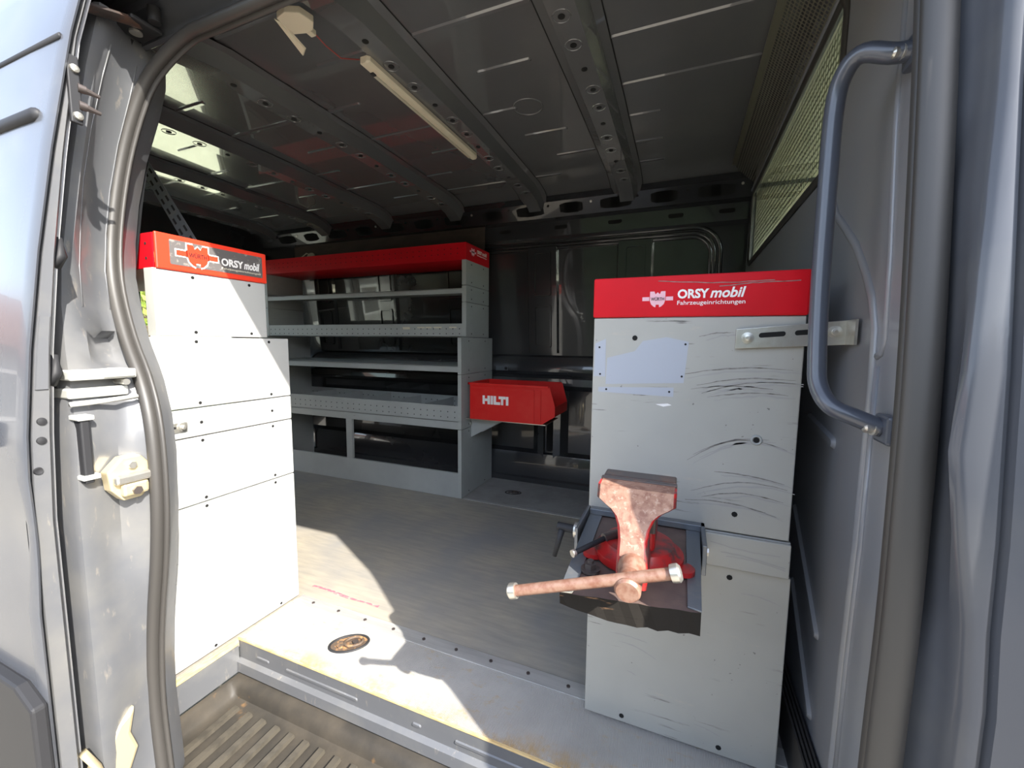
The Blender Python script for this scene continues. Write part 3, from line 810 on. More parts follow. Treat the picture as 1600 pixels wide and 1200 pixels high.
# fittings on the rear post
st = thing('door_striker', 'shiny zinc door striker bolted to the rear door post', 'striker', (-0.985, 0.43, 0.55))
mb = MB(); mb.px([(0.443 + 0.040 * math.cos(a) * (1.0 if i % 2 else .9), 0.595 + 0.045 * math.sin(a)) for i, a in enumerate([2 * math.pi * k / 8 + .39 for k in range(8)])], -0.992, -0.966)
mb.build('base_plate', M['yellowzinc'], st, bevel=0.003)
MB().box(-0.966, -0.952, 0.412, 0.474, 0.588, 0.606).build('latch_bar', M['steel'], st, bevel=0.005)
MB().box(-0.966, -0.954, 0.422, 0.464, 0.563, 0.588).build('latch_body', M['yellowzinc'], st, bevel=0.005)
MB().cyl((-0.96, 0.443, 0.572), (-0.949, 0.443, 0.572), 0.008, n=6).build('bolt', M['darksteel'], st)
MB().cyl((-0.966, 0.443, 0.62), (-0.960, 0.443, 0.62), 0.007, n=6).build('bolt', M['steel'], st)
rl = thing('door_rail', 'cream metal sliding door rail ending at the rear post', 'rail', (-1.0, 0.42, 0.78))
MB().box(-1.06, -0.985, 0.375, 0.472, 0.785, 0.803).build('rail_flange', M['cream'], rl, bevel=0.003)
MB().box(-1.06, -0.995, 0.375, 0.462, 0.752, 0.770).build('rail_flange', M['cream'], rl, bevel=0.003)
MB().box(-1.06, -1.03, 0.375, 0.465, 0.770, 0.785).build('rail_web', M['black'], rl)
MB().box(-0.986, -0.980, 0.42, 0.468, 0.788, 0.801).build('rail_tab', M['cream'], rl, bevel=0.003)
MB().cyl((-1.02, 0.455, 0.7775), (-0.985, 0.455, 0.7775), 0.006, n=10).build('rail_screw', M['steel'], rl)
MB().tube([(-0.985, 0.372, 0.744), (-0.985, 0.42, 0.745), (-0.985, 0.47, 0.748)], 0.0045, n=8).build('rail_rod', M['cream'], rl, smooth=True)

bs_ = thing('guide_bracket', 'black rubber door guide with cream end tabs on the rear post', 'bracket', (-0.98, 0.385, 0.60))
MB().box(-1.0, -0.972, 0.378, 0.392, 0.60, 0.72).build('rubber_pad', M['black'], bs_, bevel=0.003)
MB().box(-1.0, -0.968, 0.374, 0.397, 0.715, 0.724).build('end_tab', M['cream'], bs_, bevel=0.002)
MB().box(-1.0, -0.968, 0.374, 0.399, 0.607, 0.616).build('end_tab', M['cream'], bs_, bevel=0.002)

# ---- sliding door, slid back ------------------------------------
door = structroot('door_1', (-1.5, 0.33, 0.0), 'open dark grey sliding door slid back along the van')
def dy(z): return 0.304 + 1.1 * tb(z)
def dth(z): return interp(z, [0.7, 1.1, 1.35], [0.034, 0.024, 0.015])      # the edge tapers towards the top
DX = -0.97
ZD = [-0.35, -0.1, 0.05, 0.15, 0.27, 0.4, 0.48, 0.52, 0.55, 0.58, 0.63, 0.7, 0.84, 1.0, 1.17, 1.37, 1.5, 1.58]
mb = MB(); rows = []
for z in ZD:
    y = dy(z); e = interp(z, [0.40, 0.50, 0.56, 0.62], [0.0, 0.010, 0.010, 0.0])
    y += e * 0.5
    rows.append([(DX - 0.03, y + 0.006, z), (DX - 0.001, y + 0.004, z), (DX + 0.001, y + 0.001, z), (DX - 0.004, y - 0.001, z), (DX - 0.03, y - 0.002 + e * 0.4, z), (DX - 0.12, y - 0.003 + e, z), (DX - 0.5, y - 0.003 + e, z), (DX - 1.25, y, z)])
mb.loft(rows); mb.build('outer_skin', M['paint'], door, smooth=True, auto=50)
mb = MB(); mb.loft([[(DX - 0.028, dy(z) + 0.006, z), (DX - 0.024, dy(z) + 0.013, z)] for z in ZD]); mb.build('gap_gasket', M['hole'], door, fix=False)
mb = MB()
mb.loft([[(DX - 0.03, dy(z) + 0.009, z), (DX - 0.012, dy(z) + 0.010, z), (DX - 0.009, dy(z) + 0.011, z), (DX - 0.009, dy(z) + dth(z) - 0.003, z), (DX - 0.013, dy(z) + dth(z), z), (DX - 0.035, dy(z) + dth(z) + 0.001, z)] for z in ZD])
ef = mb.build('edge_frame', M['jamb'], door, smooth=True, auto=35, label='grey leading edge of the open sliding door')
mb = MB()
mb.loft([[(DX - 0.036, dy(z) + dth(z) - 0.002, z), (DX - 0.026, dy(z) + dth(z) + 0.003, z), (DX - 0.024, dy(z) + dth(z) + 0.008, z), (DX - 0.034, dy(z) + dth(z) + 0.011, z), (DX - 1.25, dy(z) + dth(z) + 0.012, z)] for z in ZD])
mb.build('inner_panel', M['jamb'], door, smooth=True, auto=35)
mb = MB(); rows = []
for z in (0.775, 0.785, 0.86, 0.885, 0.895):
    rows.append([(DX - 0.009, dy(z) + 0.0115, z), (DX - 0.0065, dy(z) + 0.013, z), (DX - 0.0065, dy(z) + dth(z) - 0.005, z), (DX - 0.009, dy(z) + dth(z) - 0.0035, z)])
mb.loft(rows); mb.build('cover_plate', M['jamb'], door, smooth=True, auto=30)
for z in (0.722, 0.690):
    mb = MB(); mb.lathe([(0.0062, 0.0), (0.0058, 0.003), (0.002, 0.004)], (DX - 0.009, dy(z) + 0.021, z), (1, 0, 0), 14); mb.build('rubber_plug', M['black'], door, smooth=True, auto=40)
mb = MB(); mb.lathe([(0.0062, 0.0), (0.0052, 0.003), (0.002, 0.002)], (DX - 0.009, dy(0.64) + 0.016, 0.64), (1, 0, 0), 14); mb.build('rubber_plug', M['black'], door, smooth=True, auto=40)
zc_ = 1.275; y = dy(zc_)
lt = MB().box(DX - 0.010, DX - 0.003, y + 0.012, y + 0.028, 1.225, 1.335).build('latch_plate', M['black'], door, bevel=0.002)
for dz in (0.038, -0.038):
    mb = MB(); mb.lathe([(0.007, 0), (0.006, 0.004), (0.003, 0.005)], (DX - 0.003, y + 0.021, zc_ + dz), (1, 0, 0), 12); mb.build('bolt', M['steel'], lt)
for dz in (0.010, -0.018):
    mb = MB(); mb.cyl((DX - 0.005, y + 0.024, zc_ + dz), (DX - 0.003, y + 0.034, zc_ + dz), 0.0075, 0.0065, n=12); mb.build('pin_collar', M['darksteel'], lt, smooth=True, auto=40)
    mb = MB(); mb.cyl((DX - 0.004, y + 0.034, zc_ + dz), (DX - 0.002, y + 0.052, zc_ + dz - 0.002), 0.0055, 0.003, n=10); mb.build('guide_pin', M['darksteel'], lt)
for z in (1.0, 0.80):
    mb = MB(); mb.tube([(DX - 0.03, dy(z) + dth(z) + 0.004, z - 0.02), (DX - 0.025, dy(z) + dth(z) + 0.012, z), (DX - 0.032, dy(z) + dth(z) + 0.010, z + 0.03)], 0.008, n=8); mb.build('buffer', M['black'], door, smooth=True)
mb = MB()
mb.py([(DX + 0.005, 0.245), (DX + 0.008, 0.02), (DX - 1.25, 0.02), (DX - 1.25, 0.27), (DX - 0.05, 0.27)], dy(0.2) - 0.022, dy(0.2) - 0.001)
mb.build('cladding', M['black'], door, bevel=0.005, label='black plastic rubbing strip low on the door')
mb = MB(); mb.box(DX - 0.35, DX - 0.10, dy(0.7) - 0.022, dy(0.7) - 0.004, 0.672, 0.716); mb.build('door_handle', M['black'], door, bevel=0.009, seg=3, label='dark pull handle')
mb = MB(); mb.tube([(DX - 0.05, dy(1.235) - 0.001, 1.235), (DX - 0.06, dy(1.235) - 0.002, 1.235), (DX - 0.6, dy(1.235) - 0.002, 1.235)], [0.006, 0.012, 0.012], n=10, fl=0.8, up=(0, 1, 0)); mb.build('pressed_groove', M['black'], door, smooth=True)
mb = MB(); mb.tube([(DX - 0.02, dy(1.36) - 0.002, 1.365), (DX - 0.6, dy(1.36) - 0.002, 1.365)], 0.005, n=8, up=(0, 1, 0), fl=0.6); mb.build('drip_line', M['black'], door, smooth=True)
# upper and lower guide arms
arm = MB(); arm.tube([(-1.03, 0.440, 1.452), (-1.045, 0.49, 1.474), (-1.05, 0.54, 1.492), (-1.05, 0.575, 1.497)], [0.016, 0.016, 0.015, 0.012], n=8, fl=0.5)
ua = arm.build('upper_arm', M['darksteel'], door, smooth=True, auto=40, label='dark steel upper guide arm')
MB().box(-1.10, -1.03, 0.53, 0.585, 1.488, 1.497).build('arm_plate', M['black'], ua, bevel=0.003)
mb = MB(); mb.px([(0.50, 1.488), (0.57, 1.488), (0.55, 1.43), (0.52, 1.42)], -1.112, -1.104); mb.build('arm_bracket', M['black'], ua)
MB().cyl((-1.070, 0.557, 1.484), (-1.070, 0.557, 1.489), 0.011, n=16).build('bolt', M['steel'], ua)
for x in (-1.085, -1.02): MB().cyl((x, 0.565, 1.497), (x, 0.565, 1.525), 0.011, n=14).build('roller', M['black'], ua, smooth=True, auto=40)
lw = MB(); lw.px([(0.36, 0.03), (0.40, 0.10), (0.43, 0.12), (0.42, 0.07), (0.43, 0.03), (0.41, -0.02), (0.37, -0.04)], -1.03, -0.992); lw.build('lower_arm', M['yellowzinc'], door, bevel=0.006)
la = MB(); la.tube([(-0.985, 0.345, 0.10), (-0.98, 0.36, 0.06), (-0.978, 0.37, 0.01), (-0.985, 0.39, -0.06)], 0.012, n=8, fl=0.5); la.build('lower_bracket', M['yellowzinc'], door, smooth=True)

# ================================================================== THINGS
HOLE = 0.0028
def hole_row(parent, pts, nrm, r=HOLE, name='hole_pattern', mat='hole'):
    mb = MB(); nv = Vector(nrm)
    for p in pts:
        mb.cyl(Vector(p) - nv * 0.001, Vector(p) + nv * 0.0006, r, n=8)
    return stuff(mb.build(name, M[mat], parent))

SHIELD = [(-.5, .5), (-.22, .5), (-.14, .30), (0, .44), (.14, .30), (.22, .5), (.5, .5), (.5, -.12), (.42, -.36), (.26, -.52), (.12, -.58), (.10, -.40), (-.10, -.40), (-.12, -.58), (-.26, -.52), (-.42, -.36), (-.5, -.12)]
def emblem(width, origin, fr, mat, parent, inkmat, outline=None):
    s = width / 2.0; u, v, n = fr
    bars = [[(-1, -.13), (-.54, -.13), (-.54, .13), (-1, .13)], [(.54, -.13), (1, -.13), (1, .13), (.54, .13)]]
    if outline:
        big = [[(x * 1.12, y * 1.14) for x, y in SHIELD], [(-1.06, -.19), (-.5, -.19), (-.5, .19), (-1.06, .19)], [(.5, -.19), (1.06, -.19), (1.06, .19), (.5, .19)]]
        flat_part(big, s, s, origin, fr, outline, parent, 'emblem_outline', 0.0004)
    e = flat_part([SHIELD] + bars, s, s, Vector(origin) + n * (0.0004 if outline else 0), fr, mat, parent, 'emblem', 0.0005)
    text_part('WÜRTH', s * 0.86, s * 0.27, Vector(origin) + u * (-s * 0.43) + v * (-s * 0.13) + n * (0.0009 if outline else 0.0005), fr, inkmat, e, bold=0.012)

# ---- pale shelving unit at the rear post ------------------------
XL = -1.153
un = thing('shelving_unit', 'pale sunlit shelving unit with an orange header beside the rear door post', 'shelving', (XL - 0.6, 0.765, 0), 'van shelving units')
Y0, Y1 = 0.578, 0.953
def end_panel(z0, z1, ya=Y0, yb_=Y1, holes=2):
    mb = MB(); mb.box(XL - 0.02, XL, ya, yb_, z0 + 0.0015, z1 - 0.0015)
    p = mb.build('end_panel', M['scuffwhite'], un, bevel=0.0025)
    zs = (z0 + 0.012, z1 - 0.012) if z1 - z0 > 0.1 else (z0 + 0.036,)
    hole_row(p, [(XL, ya + f * (yb_ - ya), z) for z in zs for f in (0.28, 0.82)], (1, 0, 0), 0.0042, 'bolt_holes')
    return p
for a, b_ in ((0.008, 0.431), (0.431, 0.609), (0.609, 0.684), (0.684, 0.866)): end_panel(a, b_)
end_panel(0.866, 1.027, 0.607, 0.882)
MB().box(XL - 0.035, XL - 0.001, 0.598, 0.607, 0.868, 1.027).build('edge_flange', M['cream'], un, bevel=0.001)
MB().box(XL - 0.035, XL - 0.001, 0.567, 0.578, 0.01, 0.864).build('edge_flange', M['cream'], un, bevel=0.001)
MB().box(-2.6, XL - 0.02, 0.578, 0.953, 0.002, 0.02).build('plinth', M['wood'], un)
for z in (0.30, 0.60, 0.846):
    MB().box(-2.6, XL - 0.02, 0.58, 0.95, z, z + 0.018).build('shelf', M['cream'], un, bevel=0.001)
MB().box(-2.6, XL - 0.02, 0.579, 0.583, 0.866, 0.892).build('shelf_lip', M['cream'], un)
MB().box(-2.62, -2.60, 0.578, 0.953, 0.008, 0.866).build('end_panel', M['cream'], un)
MB().box(-2.62, -2.60, 0.607, 0.882, 0.866, 1.027).build('end_panel', M['cream'], un)
hb = MB().box(-2.62, XL - 0.004, 0.605, 0.882, 1.026, 1.040).build('header_base', M['red'], un)
hs = MB().box(-2.62, XL - 0.004, 0.603, 0.606, 1.027, 1.108).build('header_side', M['red'], un)
hole_row(hs, [(XL - 0.03 - 0.05 * i, 0.603, z) for i in range(12) for z in (1.05, 1.084)], (0, -1, 0), 0.0035)
MB().box(-2.62, XL - 0.004, 0.879, 0.882, 1.027, 1.108).build('header_side', M['red'], un)
he = MB().box(XL - 0.004, XL + 0.004, 0.605, 0.886, 1.026, 1.111).build('header_end', M['orange'], un, bevel=0.003, label='orange red header plate with emblem and lettering')
mb = MB(); mb.px(rrect(0.634, 0.872, 1.040, 1.099, 0.003, 2), XL + 0.004, XL + 0.0048); mb.build('name_plate', M['plate'], he)
emblem(0.098, (XL + 0.0048, 0.697, 1.070), FX, M['orange'], he, M['hole'], M['white'])
text_part('ORSY', 0.060, 0.020, (XL + 0.0048, 0.755, 1.057), FX, M['white'], he, bold=0.03)
text_part('mobil', 0.046, 0.022, (XL + 0.0048, 0.817, 1.057), FX, M['white'], he, bold=0.02, shear=0.25)
text_part('Fahrzeugeinrichtungen', 0.11, 0.007, (XL + 0.0048, 0.755, 1.046), FX, M['label'], he)
sb = MB(); sb.px(rrect(0.585, 0.648, 0.628, 0.652, 0.002, 2), XL, XL + 0.003)
sbo = sb.build('slotted_bracket', M['steel'], un)
mb = MB(); mb.lathe([(0.011, 0), (0.011, 0.003), (0.006, 0.0035), (0.006, 0.009), (0.003, 0.010)], (XL + 0.003, 0.636, 0.641), (1, 0, 0), 12); mb.build('bolt', M['steel'], sbo)
mb = MB(); mb.px(rrect(0.59, 0.622, 0.638, 0.644, 0.003, 3), XL + 0.0028, XL + 0.0034); mb.build('slot', M['hole'], sbo)

# slotted strut from that unit to the roof
sa = thing('slotted_strut', 'grey slotted steel strut rising from the orange headed shelving to the roof', 'strut', (-1.24, 0.74, 1.11))
p0 = Vector((-1.235, 0.74, 1.108)); p1 = Vector((-1.80, 0.86, 1.60))
d = (p1 - p0); L = d.length; d.normalize(); sd = d.cross(Vector((0.3, -0.9, 0.2))).normalized(); nn = sd.cross(d).normalized()
if nn.y > 0: nn = -nn
mb = MB(); w = 0.017
mb.add([p0 - sd * w, p0 + sd * w, p1 + sd * w, p1 - sd * w, p0 - sd * w - nn * 0.003, p0 + sd * w - nn * 0.003, p1 + sd * w - nn * 0.003, p1 - sd * w - nn * 0.003],
       [(0, 1, 2, 3), (7, 6, 5, 4), (0, 3, 7, 4), (1, 5, 6, 2), (0, 4, 5, 1), (3, 2, 6, 7)])
mb.build('strut_bar', M['bluegrey'], sa)
mb = MB()
for i in range(14):
    for s in (-0.008, 0.008):
        c = p0 + d * (0.03 + i * 0.052) + sd * s
        q = [c - d * 0.014 - sd * 0.003, c + d * 0.014 - sd * 0.003, c + d * 0.014 + sd * 0.003, c - d * 0.014 + sd * 0.003]
        mb.add([x + nn * 0.0008 for x in q], [(0, 1, 2, 3)])
stuff(mb.build('slot_pattern', M['hole'], sa, fix=False))

# ---- long grey shelving unit on the far side --------------------
XS = -1.085
bs = thing('shelving_unit', 'long grey shelving unit with a red header along the far wall', 'shelving', (-1.85, 2.15, 0), 'van shelving units')
XE = -2.62
def side(x0, x1, ya, yb_, z0, z1, nm='end_panel'):
    p = MB().box(x0, x1, ya, yb_, z0 + 0.0012, z1 - 0.0012).build(nm, M['grey'], bs, bevel=0.0015)
    if nm == 'end_panel' and x1 == XS:
        hole_row(p, [(x1, ya + f * (yb_ - ya), z) for z in (z0 + 0.02, z1 - 0.02) for f in (0.22, 0.74)], (1, 0, 0), 0.004, 'bolt_holes')
    return p
for a, b_ in ((0, 0.385), (0.385, 0.686), (0.686, 0.886)):
    side(XS - 0.022, XS, 1.943, 2.335, a, b_)
    side(XE, XE + 0.022, 1.943, 2.335, a, b_)
for a, b_ in ((0.886, 1.075), (1.075, 1.165), (1.165, 1.30)):
    side(XS - 0.026, XS, 1.998, 2.282, a, b_)
    side(XE, XE + 0.026, 1.998, 2.282, a, b_)
xa, xb_ = XE + 0.022, XS - 0.022
# red header
hd = MB().box(XE, XS, 1.995, 1.999, 1.300, 1.388).build('header', M['red'], bs, bevel=0.001, label='long perforated red header strip')
hole_row(hd, [(XS - 0.05 - i * 0.0405, 1.995, z) for i in range(37) for z in (1.332, 1.358)], (0, -1, 0), 0.0032)
MB().box(XE, XS, 1.999, 2.282, 1.298, 1.304).build('header_floor', M['red'], bs)
MB().box(XE, XS, 2.278, 2.282, 1.304, 1.388).build('header_back', M['red'], bs)
hend = MB().box(XS - 0.004, XS + 0.001, 1.997, 2.283, 1.300, 1.388).build('header_end', M['red'], bs, bevel=0.001)
emblem(0.075, (XS + 0.001, 2.075, 1.350), FX, M['pink'], hend, M['hole'])
text_part('ORSY', 0.06, 0.02, (XS + 0.001, 2.125, 1.352), FX, M['white'], hend, bold=0.03)
text_part('mobil', 0.06, 0.022, (XS + 0.001, 2.188, 1.352), FX, M['white'], hend, bold=0.02, shear=0.25)
text_part('Fahrzeugeinrichtungen', 0.122, 0.009, (XS + 0.001, 2.125, 1.338), FX, M['white'], hend)
def shelf(z0, z1, yf, yb_, name='shelf', x0=xa, x1=xb_):
    MB().box(x0, x1, yf, yb_, z1 - 0.004, z1).build(name, M['grey'], bs)
    return MB().box(x0, x1, yf, yf + 0.004, z0, z1).build('shelf_lip', M['grey'], bs, bevel=0.001)
shelf(1.122, 1.150, 2.0, 2.28)
shelf(0.698, 0.732, 1.946, 2.33)
def perf_tray(z0, z1, yf, yb_, n, rows, x0=xa, x1=xb_, div=0):
    MB().box(x0, x1, yf, yb_, z0, z0 + 0.004).build('tray_floor', M['grey'], bs)
    f = MB().box(x0, x1, yf, yf + 0.004, z0, z1).build('tray_front', M['grey'], bs, bevel=0.001)
    st_ = (x1 - x0 - 0.04) / (n - 1)
    hole_row(f, [(x1 - 0.02 - i * st_, yf, z) for i in range(n) for z in rows], (0, -1, 0), 0.0032)
    bk = MB().box(x0, x1, yb_ - 0.004, yb_, z0, z1).build('tray_back', M['grey'], bs)
    hole_row(bk, [(x1 - 0.02 - i * st_, yb_ - 0.004, z) for i in range(n) for z in rows], (0, -1, 0), 0.0036)
    for i in range(div):
        xd = x0 + (i + 1) * (x1 - x0) / (div + 1)
        MB().box(xd - 0.001, xd + 0.001, yf + 0.004, yb_ - 0.004, z0 + 0.004, z1 - 0.008).build('divider', M['grey'], bs)
    return f
f1 = perf_tray(0.888, 0.960, 2.0, 2.28, 36, (0.905, 0.932))
for xl, wl in ((-1.50, 0.05), (-1.40, 0.05), (-1.345, 0.04), (-1.29, 0.05), (-1.19, 0.045)):
    MB().box(xl, xl + wl, 1.9988, 1.9999, 0.930 + 0.006 * (xl > -1.45), 0.943).build('paper_label', M['label'], f1)
f2 = perf_tray(0.426, 0.514, 1.946, 2.33, 34, (0.450, 0.480), div=5)
MB().box(xa, xb_, 1.946, 1.97, 0.385, 0.4255).build('rail', M['grey'], bs, bevel=0.001)
MB().box(-1.895, -1.850, 1.947, 1.965, 0.140, 0.385).build('upright', M['grey'], bs, bevel=0.001)
MB().box(-2.45, -2.405, 1.947, 1.965, 0.140, 0.385).build('upright', M['grey'], bs, bevel=0.001)
MB().box(xa, xb_, 1.946, 1.960, 0.0, 0.140).build('kick_board', M['grey'], bs, bevel=0.001)
# cantilever bracket that carries the red bin
sp_ = MB(); sp_.box(XS + 0.002, -0.625, 1.99, 2.22, 0.440, 0.444); spo = sp_.build('bin_support', M['steel'], bs, label='thin steel plate under the red bin')
for yy in (2.055, 2.19):
    mb = MB(); mb.py([(XS + 0.001, 0.44), (XS + 0.20, 0.44), (XS + 0.20, 0.435), (XS + 0.001, 0.325)], yy, yy + 0.003); mb.build('bracket_arm', M['grey'], spo)
MB().cyl((XS, 2.045, 0.405), (XS + 0.006, 2.045, 0.405), 0.010, n=8).build('bolt', M['steel'], spo)
mb = MB(); mb.py(rrect(-1.06, -0.98, 0.690, 0.716, 0.002, 2), 2.335, 2.339); wb = mb.build('wall_bracket', M['bluegrey'], bs)
mb = MB(); mb.cyl((-0.992, 2.335, 0.703), (-0.992, 2.332, 0.703), 0.009, n=12); mb.build('bolt', M['hole'], wb)

bd = thing('backing_board', 'dark brown hardboard fixed behind the red header of the long shelving', 'board', (-1.9, 2.295, 1.38))
mb = MB(); mb.py([(-2.66, 1.30), (-1.118, 1.30), (-1.112, 1.575), (-1.17, 1.578), (-2.66, 1.535)], 2.283, 2.287); mb.build('board_sheet', M['brownboard'], bd)
mb = MB(); mb.box(-1.165, -1.12, 2.279, 2.2825, 1.545, 1.585); mb.build('corner_clip', M['steel'], bd)
MB().cyl((-1.24, 2.2825, 1.55), (-1.24, 2.278, 1.55), 0.006, n=8).build('screw', M['steel'], bd)

rd = thing('round_marker', 'small pale round disc on a wire above the left end of the red header', 'disc', (-2.52, 2.25, 1.39))
mb = MB(); mb.lathe([(0.001, 0), (0.03, 0.001), (0.032, 0.006), (0.028, 0.01)], (-2.46, 2.25, 1.445), (0.3, -1, 0.2), 16); mb.build('disc', M['label'], rd, smooth=True, auto=40)
mb = MB(); mb.tube([(-2.62, 2.262, 1.388), (-2.60, 2.262, 1.44), (-2.52, 2.262, 1.48), (-2.46, 2.262, 1.46)], 0.004, n=6); mb.build('wire_loop', M['label'], rd, smooth=True)

# ---- red bin ----------------------------------------------------
bn = thing('storage_bin', 'red plastic storage bin with white lettering on a bracket beside the long shelving', 'bin', (-0.84, 2.1, 0.444))
BX0, BX1, BY0, BY1, BZ0, BZ1 = -1.055, -0.575, 1.985, 2.225, 0.4445, 0.642
# open fronted bin: mouth towards +X
sidep = [(BX0, BZ0), (-0.645, BZ0), (-0.575, BZ0 + 0.045), (-0.575, BZ0 + 0.095), (-0.603, BZ1 - 0.004), (BX0, BZ1)]
for y0, y1 in ((BY0, BY0 + 0.004), (BY1 - 0.004, BY1)):
    mb = MB(); mb.py(sidep, y0, y1); so = mb.build('bin_side', M['binred'], bn, bevel=0.0012)
    if y0 == BY0:
        first = so
MB().box(BX0, -0.645, BY0 + 0.004, BY1 - 0.004, BZ0, BZ0 + 0.005).build('bin_floor', M['binred'], bn)
MB().box(BX0, BX0 + 0.004, BY0 + 0.004, BY1 - 0.004, BZ0 + 0.005, BZ1).build('bin_back', M['binred'], bn)
mb = MB(); mb.py([(-0.645, BZ0), (-0.575, BZ0 + 0.045), (-0.575, BZ0 + 0.095), (-0.579, BZ0 + 0.095), (-0.579, BZ0 + 0.047), (-0.649, BZ0 + 0.005)], BY0 + 0.004, BY1 - 0.004); mb.build('bin_front', M['binred'], bn)
MB().box(BX0 - 0.010, -0.61, BY0 - 0.007, BY0 + 0.002, BZ1 - 0.010, BZ1 + 0.002).build('rim', M['binred'], bn, bevel=0.002)
MB().box(BX0 - 0.010, -0.61, BY1 - 0.002, BY1 + 0.007, BZ1 - 0.010, BZ1 + 0.002).build('rim', M['binred'], bn, bevel=0.002)
MB().box(BX0 - 0.010, BX0 + 0.002, BY0 - 0.007, BY1 + 0.007, BZ1 - 0.010, BZ1 + 0.002).build('rim', M['binred'], bn, bevel=0.002)
for x in (-0.655, -0.69):
    MB().box(x, x + 0.006, BY0 - 0.003, BY0, BZ0 + 0.004, BZ1 - 0.02).build('side_rib', M['binred'], bn)
MB().box(BX0 + 0.01, -0.655, BY0 - 0.003, BY0, BZ1 - 0.03, BZ1 - 0.022).build('side_rib', M['binred'], bn)
# block letters, each a mesh
lx, lz, lh = -0.978, 0.531, 0.046
def blk(rects):
    mb = MB()
    for a, b_, c, e in rects: mb.box(lx + a, lx + b_, BY0 - 0.0012, BY0 + 0.0005, lz + c * lh, lz + e * lh)
    mb.build('letter', M['white'], first)
blk([(0, .013, 0, 1), (.013, .029, .36, .66), (.029, .044, 0, 1)])
blk([(.048, .062, 0, 1)])
blk([(.066, .079, 0, 1), (.079, .103, 0, .32)])
blk([(.094, .134, .68, 1), (.108, .121, 0, .68)])
blk([(.136, .150, 0, 1)])

# ---- grey unit by the bulkhead ----------------------------------
ru = thing('shelving_unit', 'scuffed grey shelving unit with a red sign beside the bulkhead, carrying the vise', 'shelving', (0.015, 1.2, 0), 'van shelving units')
RX0, RX1, RY = -0.176, 0.204, 0.893
def rpanel(x0, x1, z0, z1, th=0.012, y=RY, mat='scuff'):
    return MB().box(x0, x1, y, y + th, z0 + 0.001, z1 - 0.001).build('end_panel', M[mat], ru, bevel=0.002)
pu = rpanel(RX0, RX1, 0.490, 0.914)
pl = rpanel(RX0 + 0.004, RX1 + 0.008, 0.006, 0.419)
pmid = rpanel(RX0 + 0.004, RX1 + 0.004, 0.419, 0.489, 0.012, RY + 0.002)
stp = MB().box(0.060, 0.207, RY - 0.008, RY + 0.001, 0.420, 0.487).build('cover_plate', M['scuff'], ru, bevel=0.002)
sg = MB().box(RX0 - 0.002, RX1 + 0.002, RY - 0.004, RY + 0.012, 0.914, 0.995).build('header_sign', M['red'], ru, bevel=0.0035, label='red header sign with emblem and lettering')
emblem(0.058, (-0.050, RY - 0.004, 0.950), FY, M['pink'], sg, M['hole'])
text_part('ORSY', 0.056, 0.018, (-0.013, RY - 0.004, 0.949), FY, M['white'], sg, bold=0.035)
text_part('mobil', 0.060, 0.0195, (0.045, RY - 0.004, 0.949), FY, M['white'], sg, bold=0.025, shear=0.25)
text_part('Fahrzeugeinrichtungen', 0.118, 0.0105, (-0.013, RY - 0.004, 0.9345), FY, M['white'], sg, bold=0.006)
for x, y_ in ((RX0 + 0.004, 0.905), (RX1 - 0.016, 0.905)):
    MB().box(x, x + 0.012, RY + 0.012, 1.50, 0.006, 0.98).build('frame_side', M['grey'], ru)
for z in (0.03, 0.35, 0.65, 0.90):
    MB().box(RX0 + 0.016, RX1 - 0.016, RY + 0.014, 1.50, z, z + 0.012).build('shelf', M['grey'], ru)
MB().box(RX0, RX1, 1.50, 1.512, 0.006, 0.98).build('end_panel', M['grey'], ru)
# bluish patches where labels were, on the upper panel
def ppoly(pts, mat, parent, nm, d=0.0004):
    mb = MB(); mb.py(pts, RY - d, RY + 0.0005); return mb.build(nm, M[mat], parent)
ppoly([(-0.148, .774), (0.006, .783), (0.012, .865), (-0.03, .874), (-0.075, .866), (-0.09, .845), (-0.146, .83)], 'patch', pu, 'bare_patch')
ppoly([(-0.163, .767), (-0.012, .773), (-0.012, .754), (-0.163, .757)], 'patch', pu, 'bare_patch')
ppoly([(-0.174, .79), (-0.149, .79), (-0.150, .87), (-0.172, .86)], 'patch', pu, 'bare_patch')
ppoly([(-0.045, .737), (-0.022, .740), (-0.014, .737), (-0.03, .733)], 'white', pu, 'sticker_residue')
hole_row(pu, [(x, RY - 0.0003, z) for x, z in ((-.163, .852), (-.160, .795), (.006, .860), (.002, .796), (-.146, .763), (-.02, .764))], (0, -1, 0), 0.0022, 'screw_holes')
hole_row(pu, [(-0.091, RY, 0.872), (0.1105, RY, 0.529), (0.139, RY, 0.680)], (0, -1, 0), 0.0055, 'bolt_holes')
mb = MB(); mb.tube([(0.139 + 0.008 * math.cos(a), RY - 0.0003, 0.68 + 0.008 * math.sin(a)) for a in [math.pi * k / 6 for k in range(12)]], 0.0022, n=6, closed=True, up=(0, 1, 0)); mb.build('dent_rim', M['grey'], pu, smooth=True)
hole_row(pl, [(-0.088, RY, 0.022), (0.109, RY, 0.024), (0.109, RY, 0.398)], (0, -1, 0), 0.0055, 'bolt_holes')
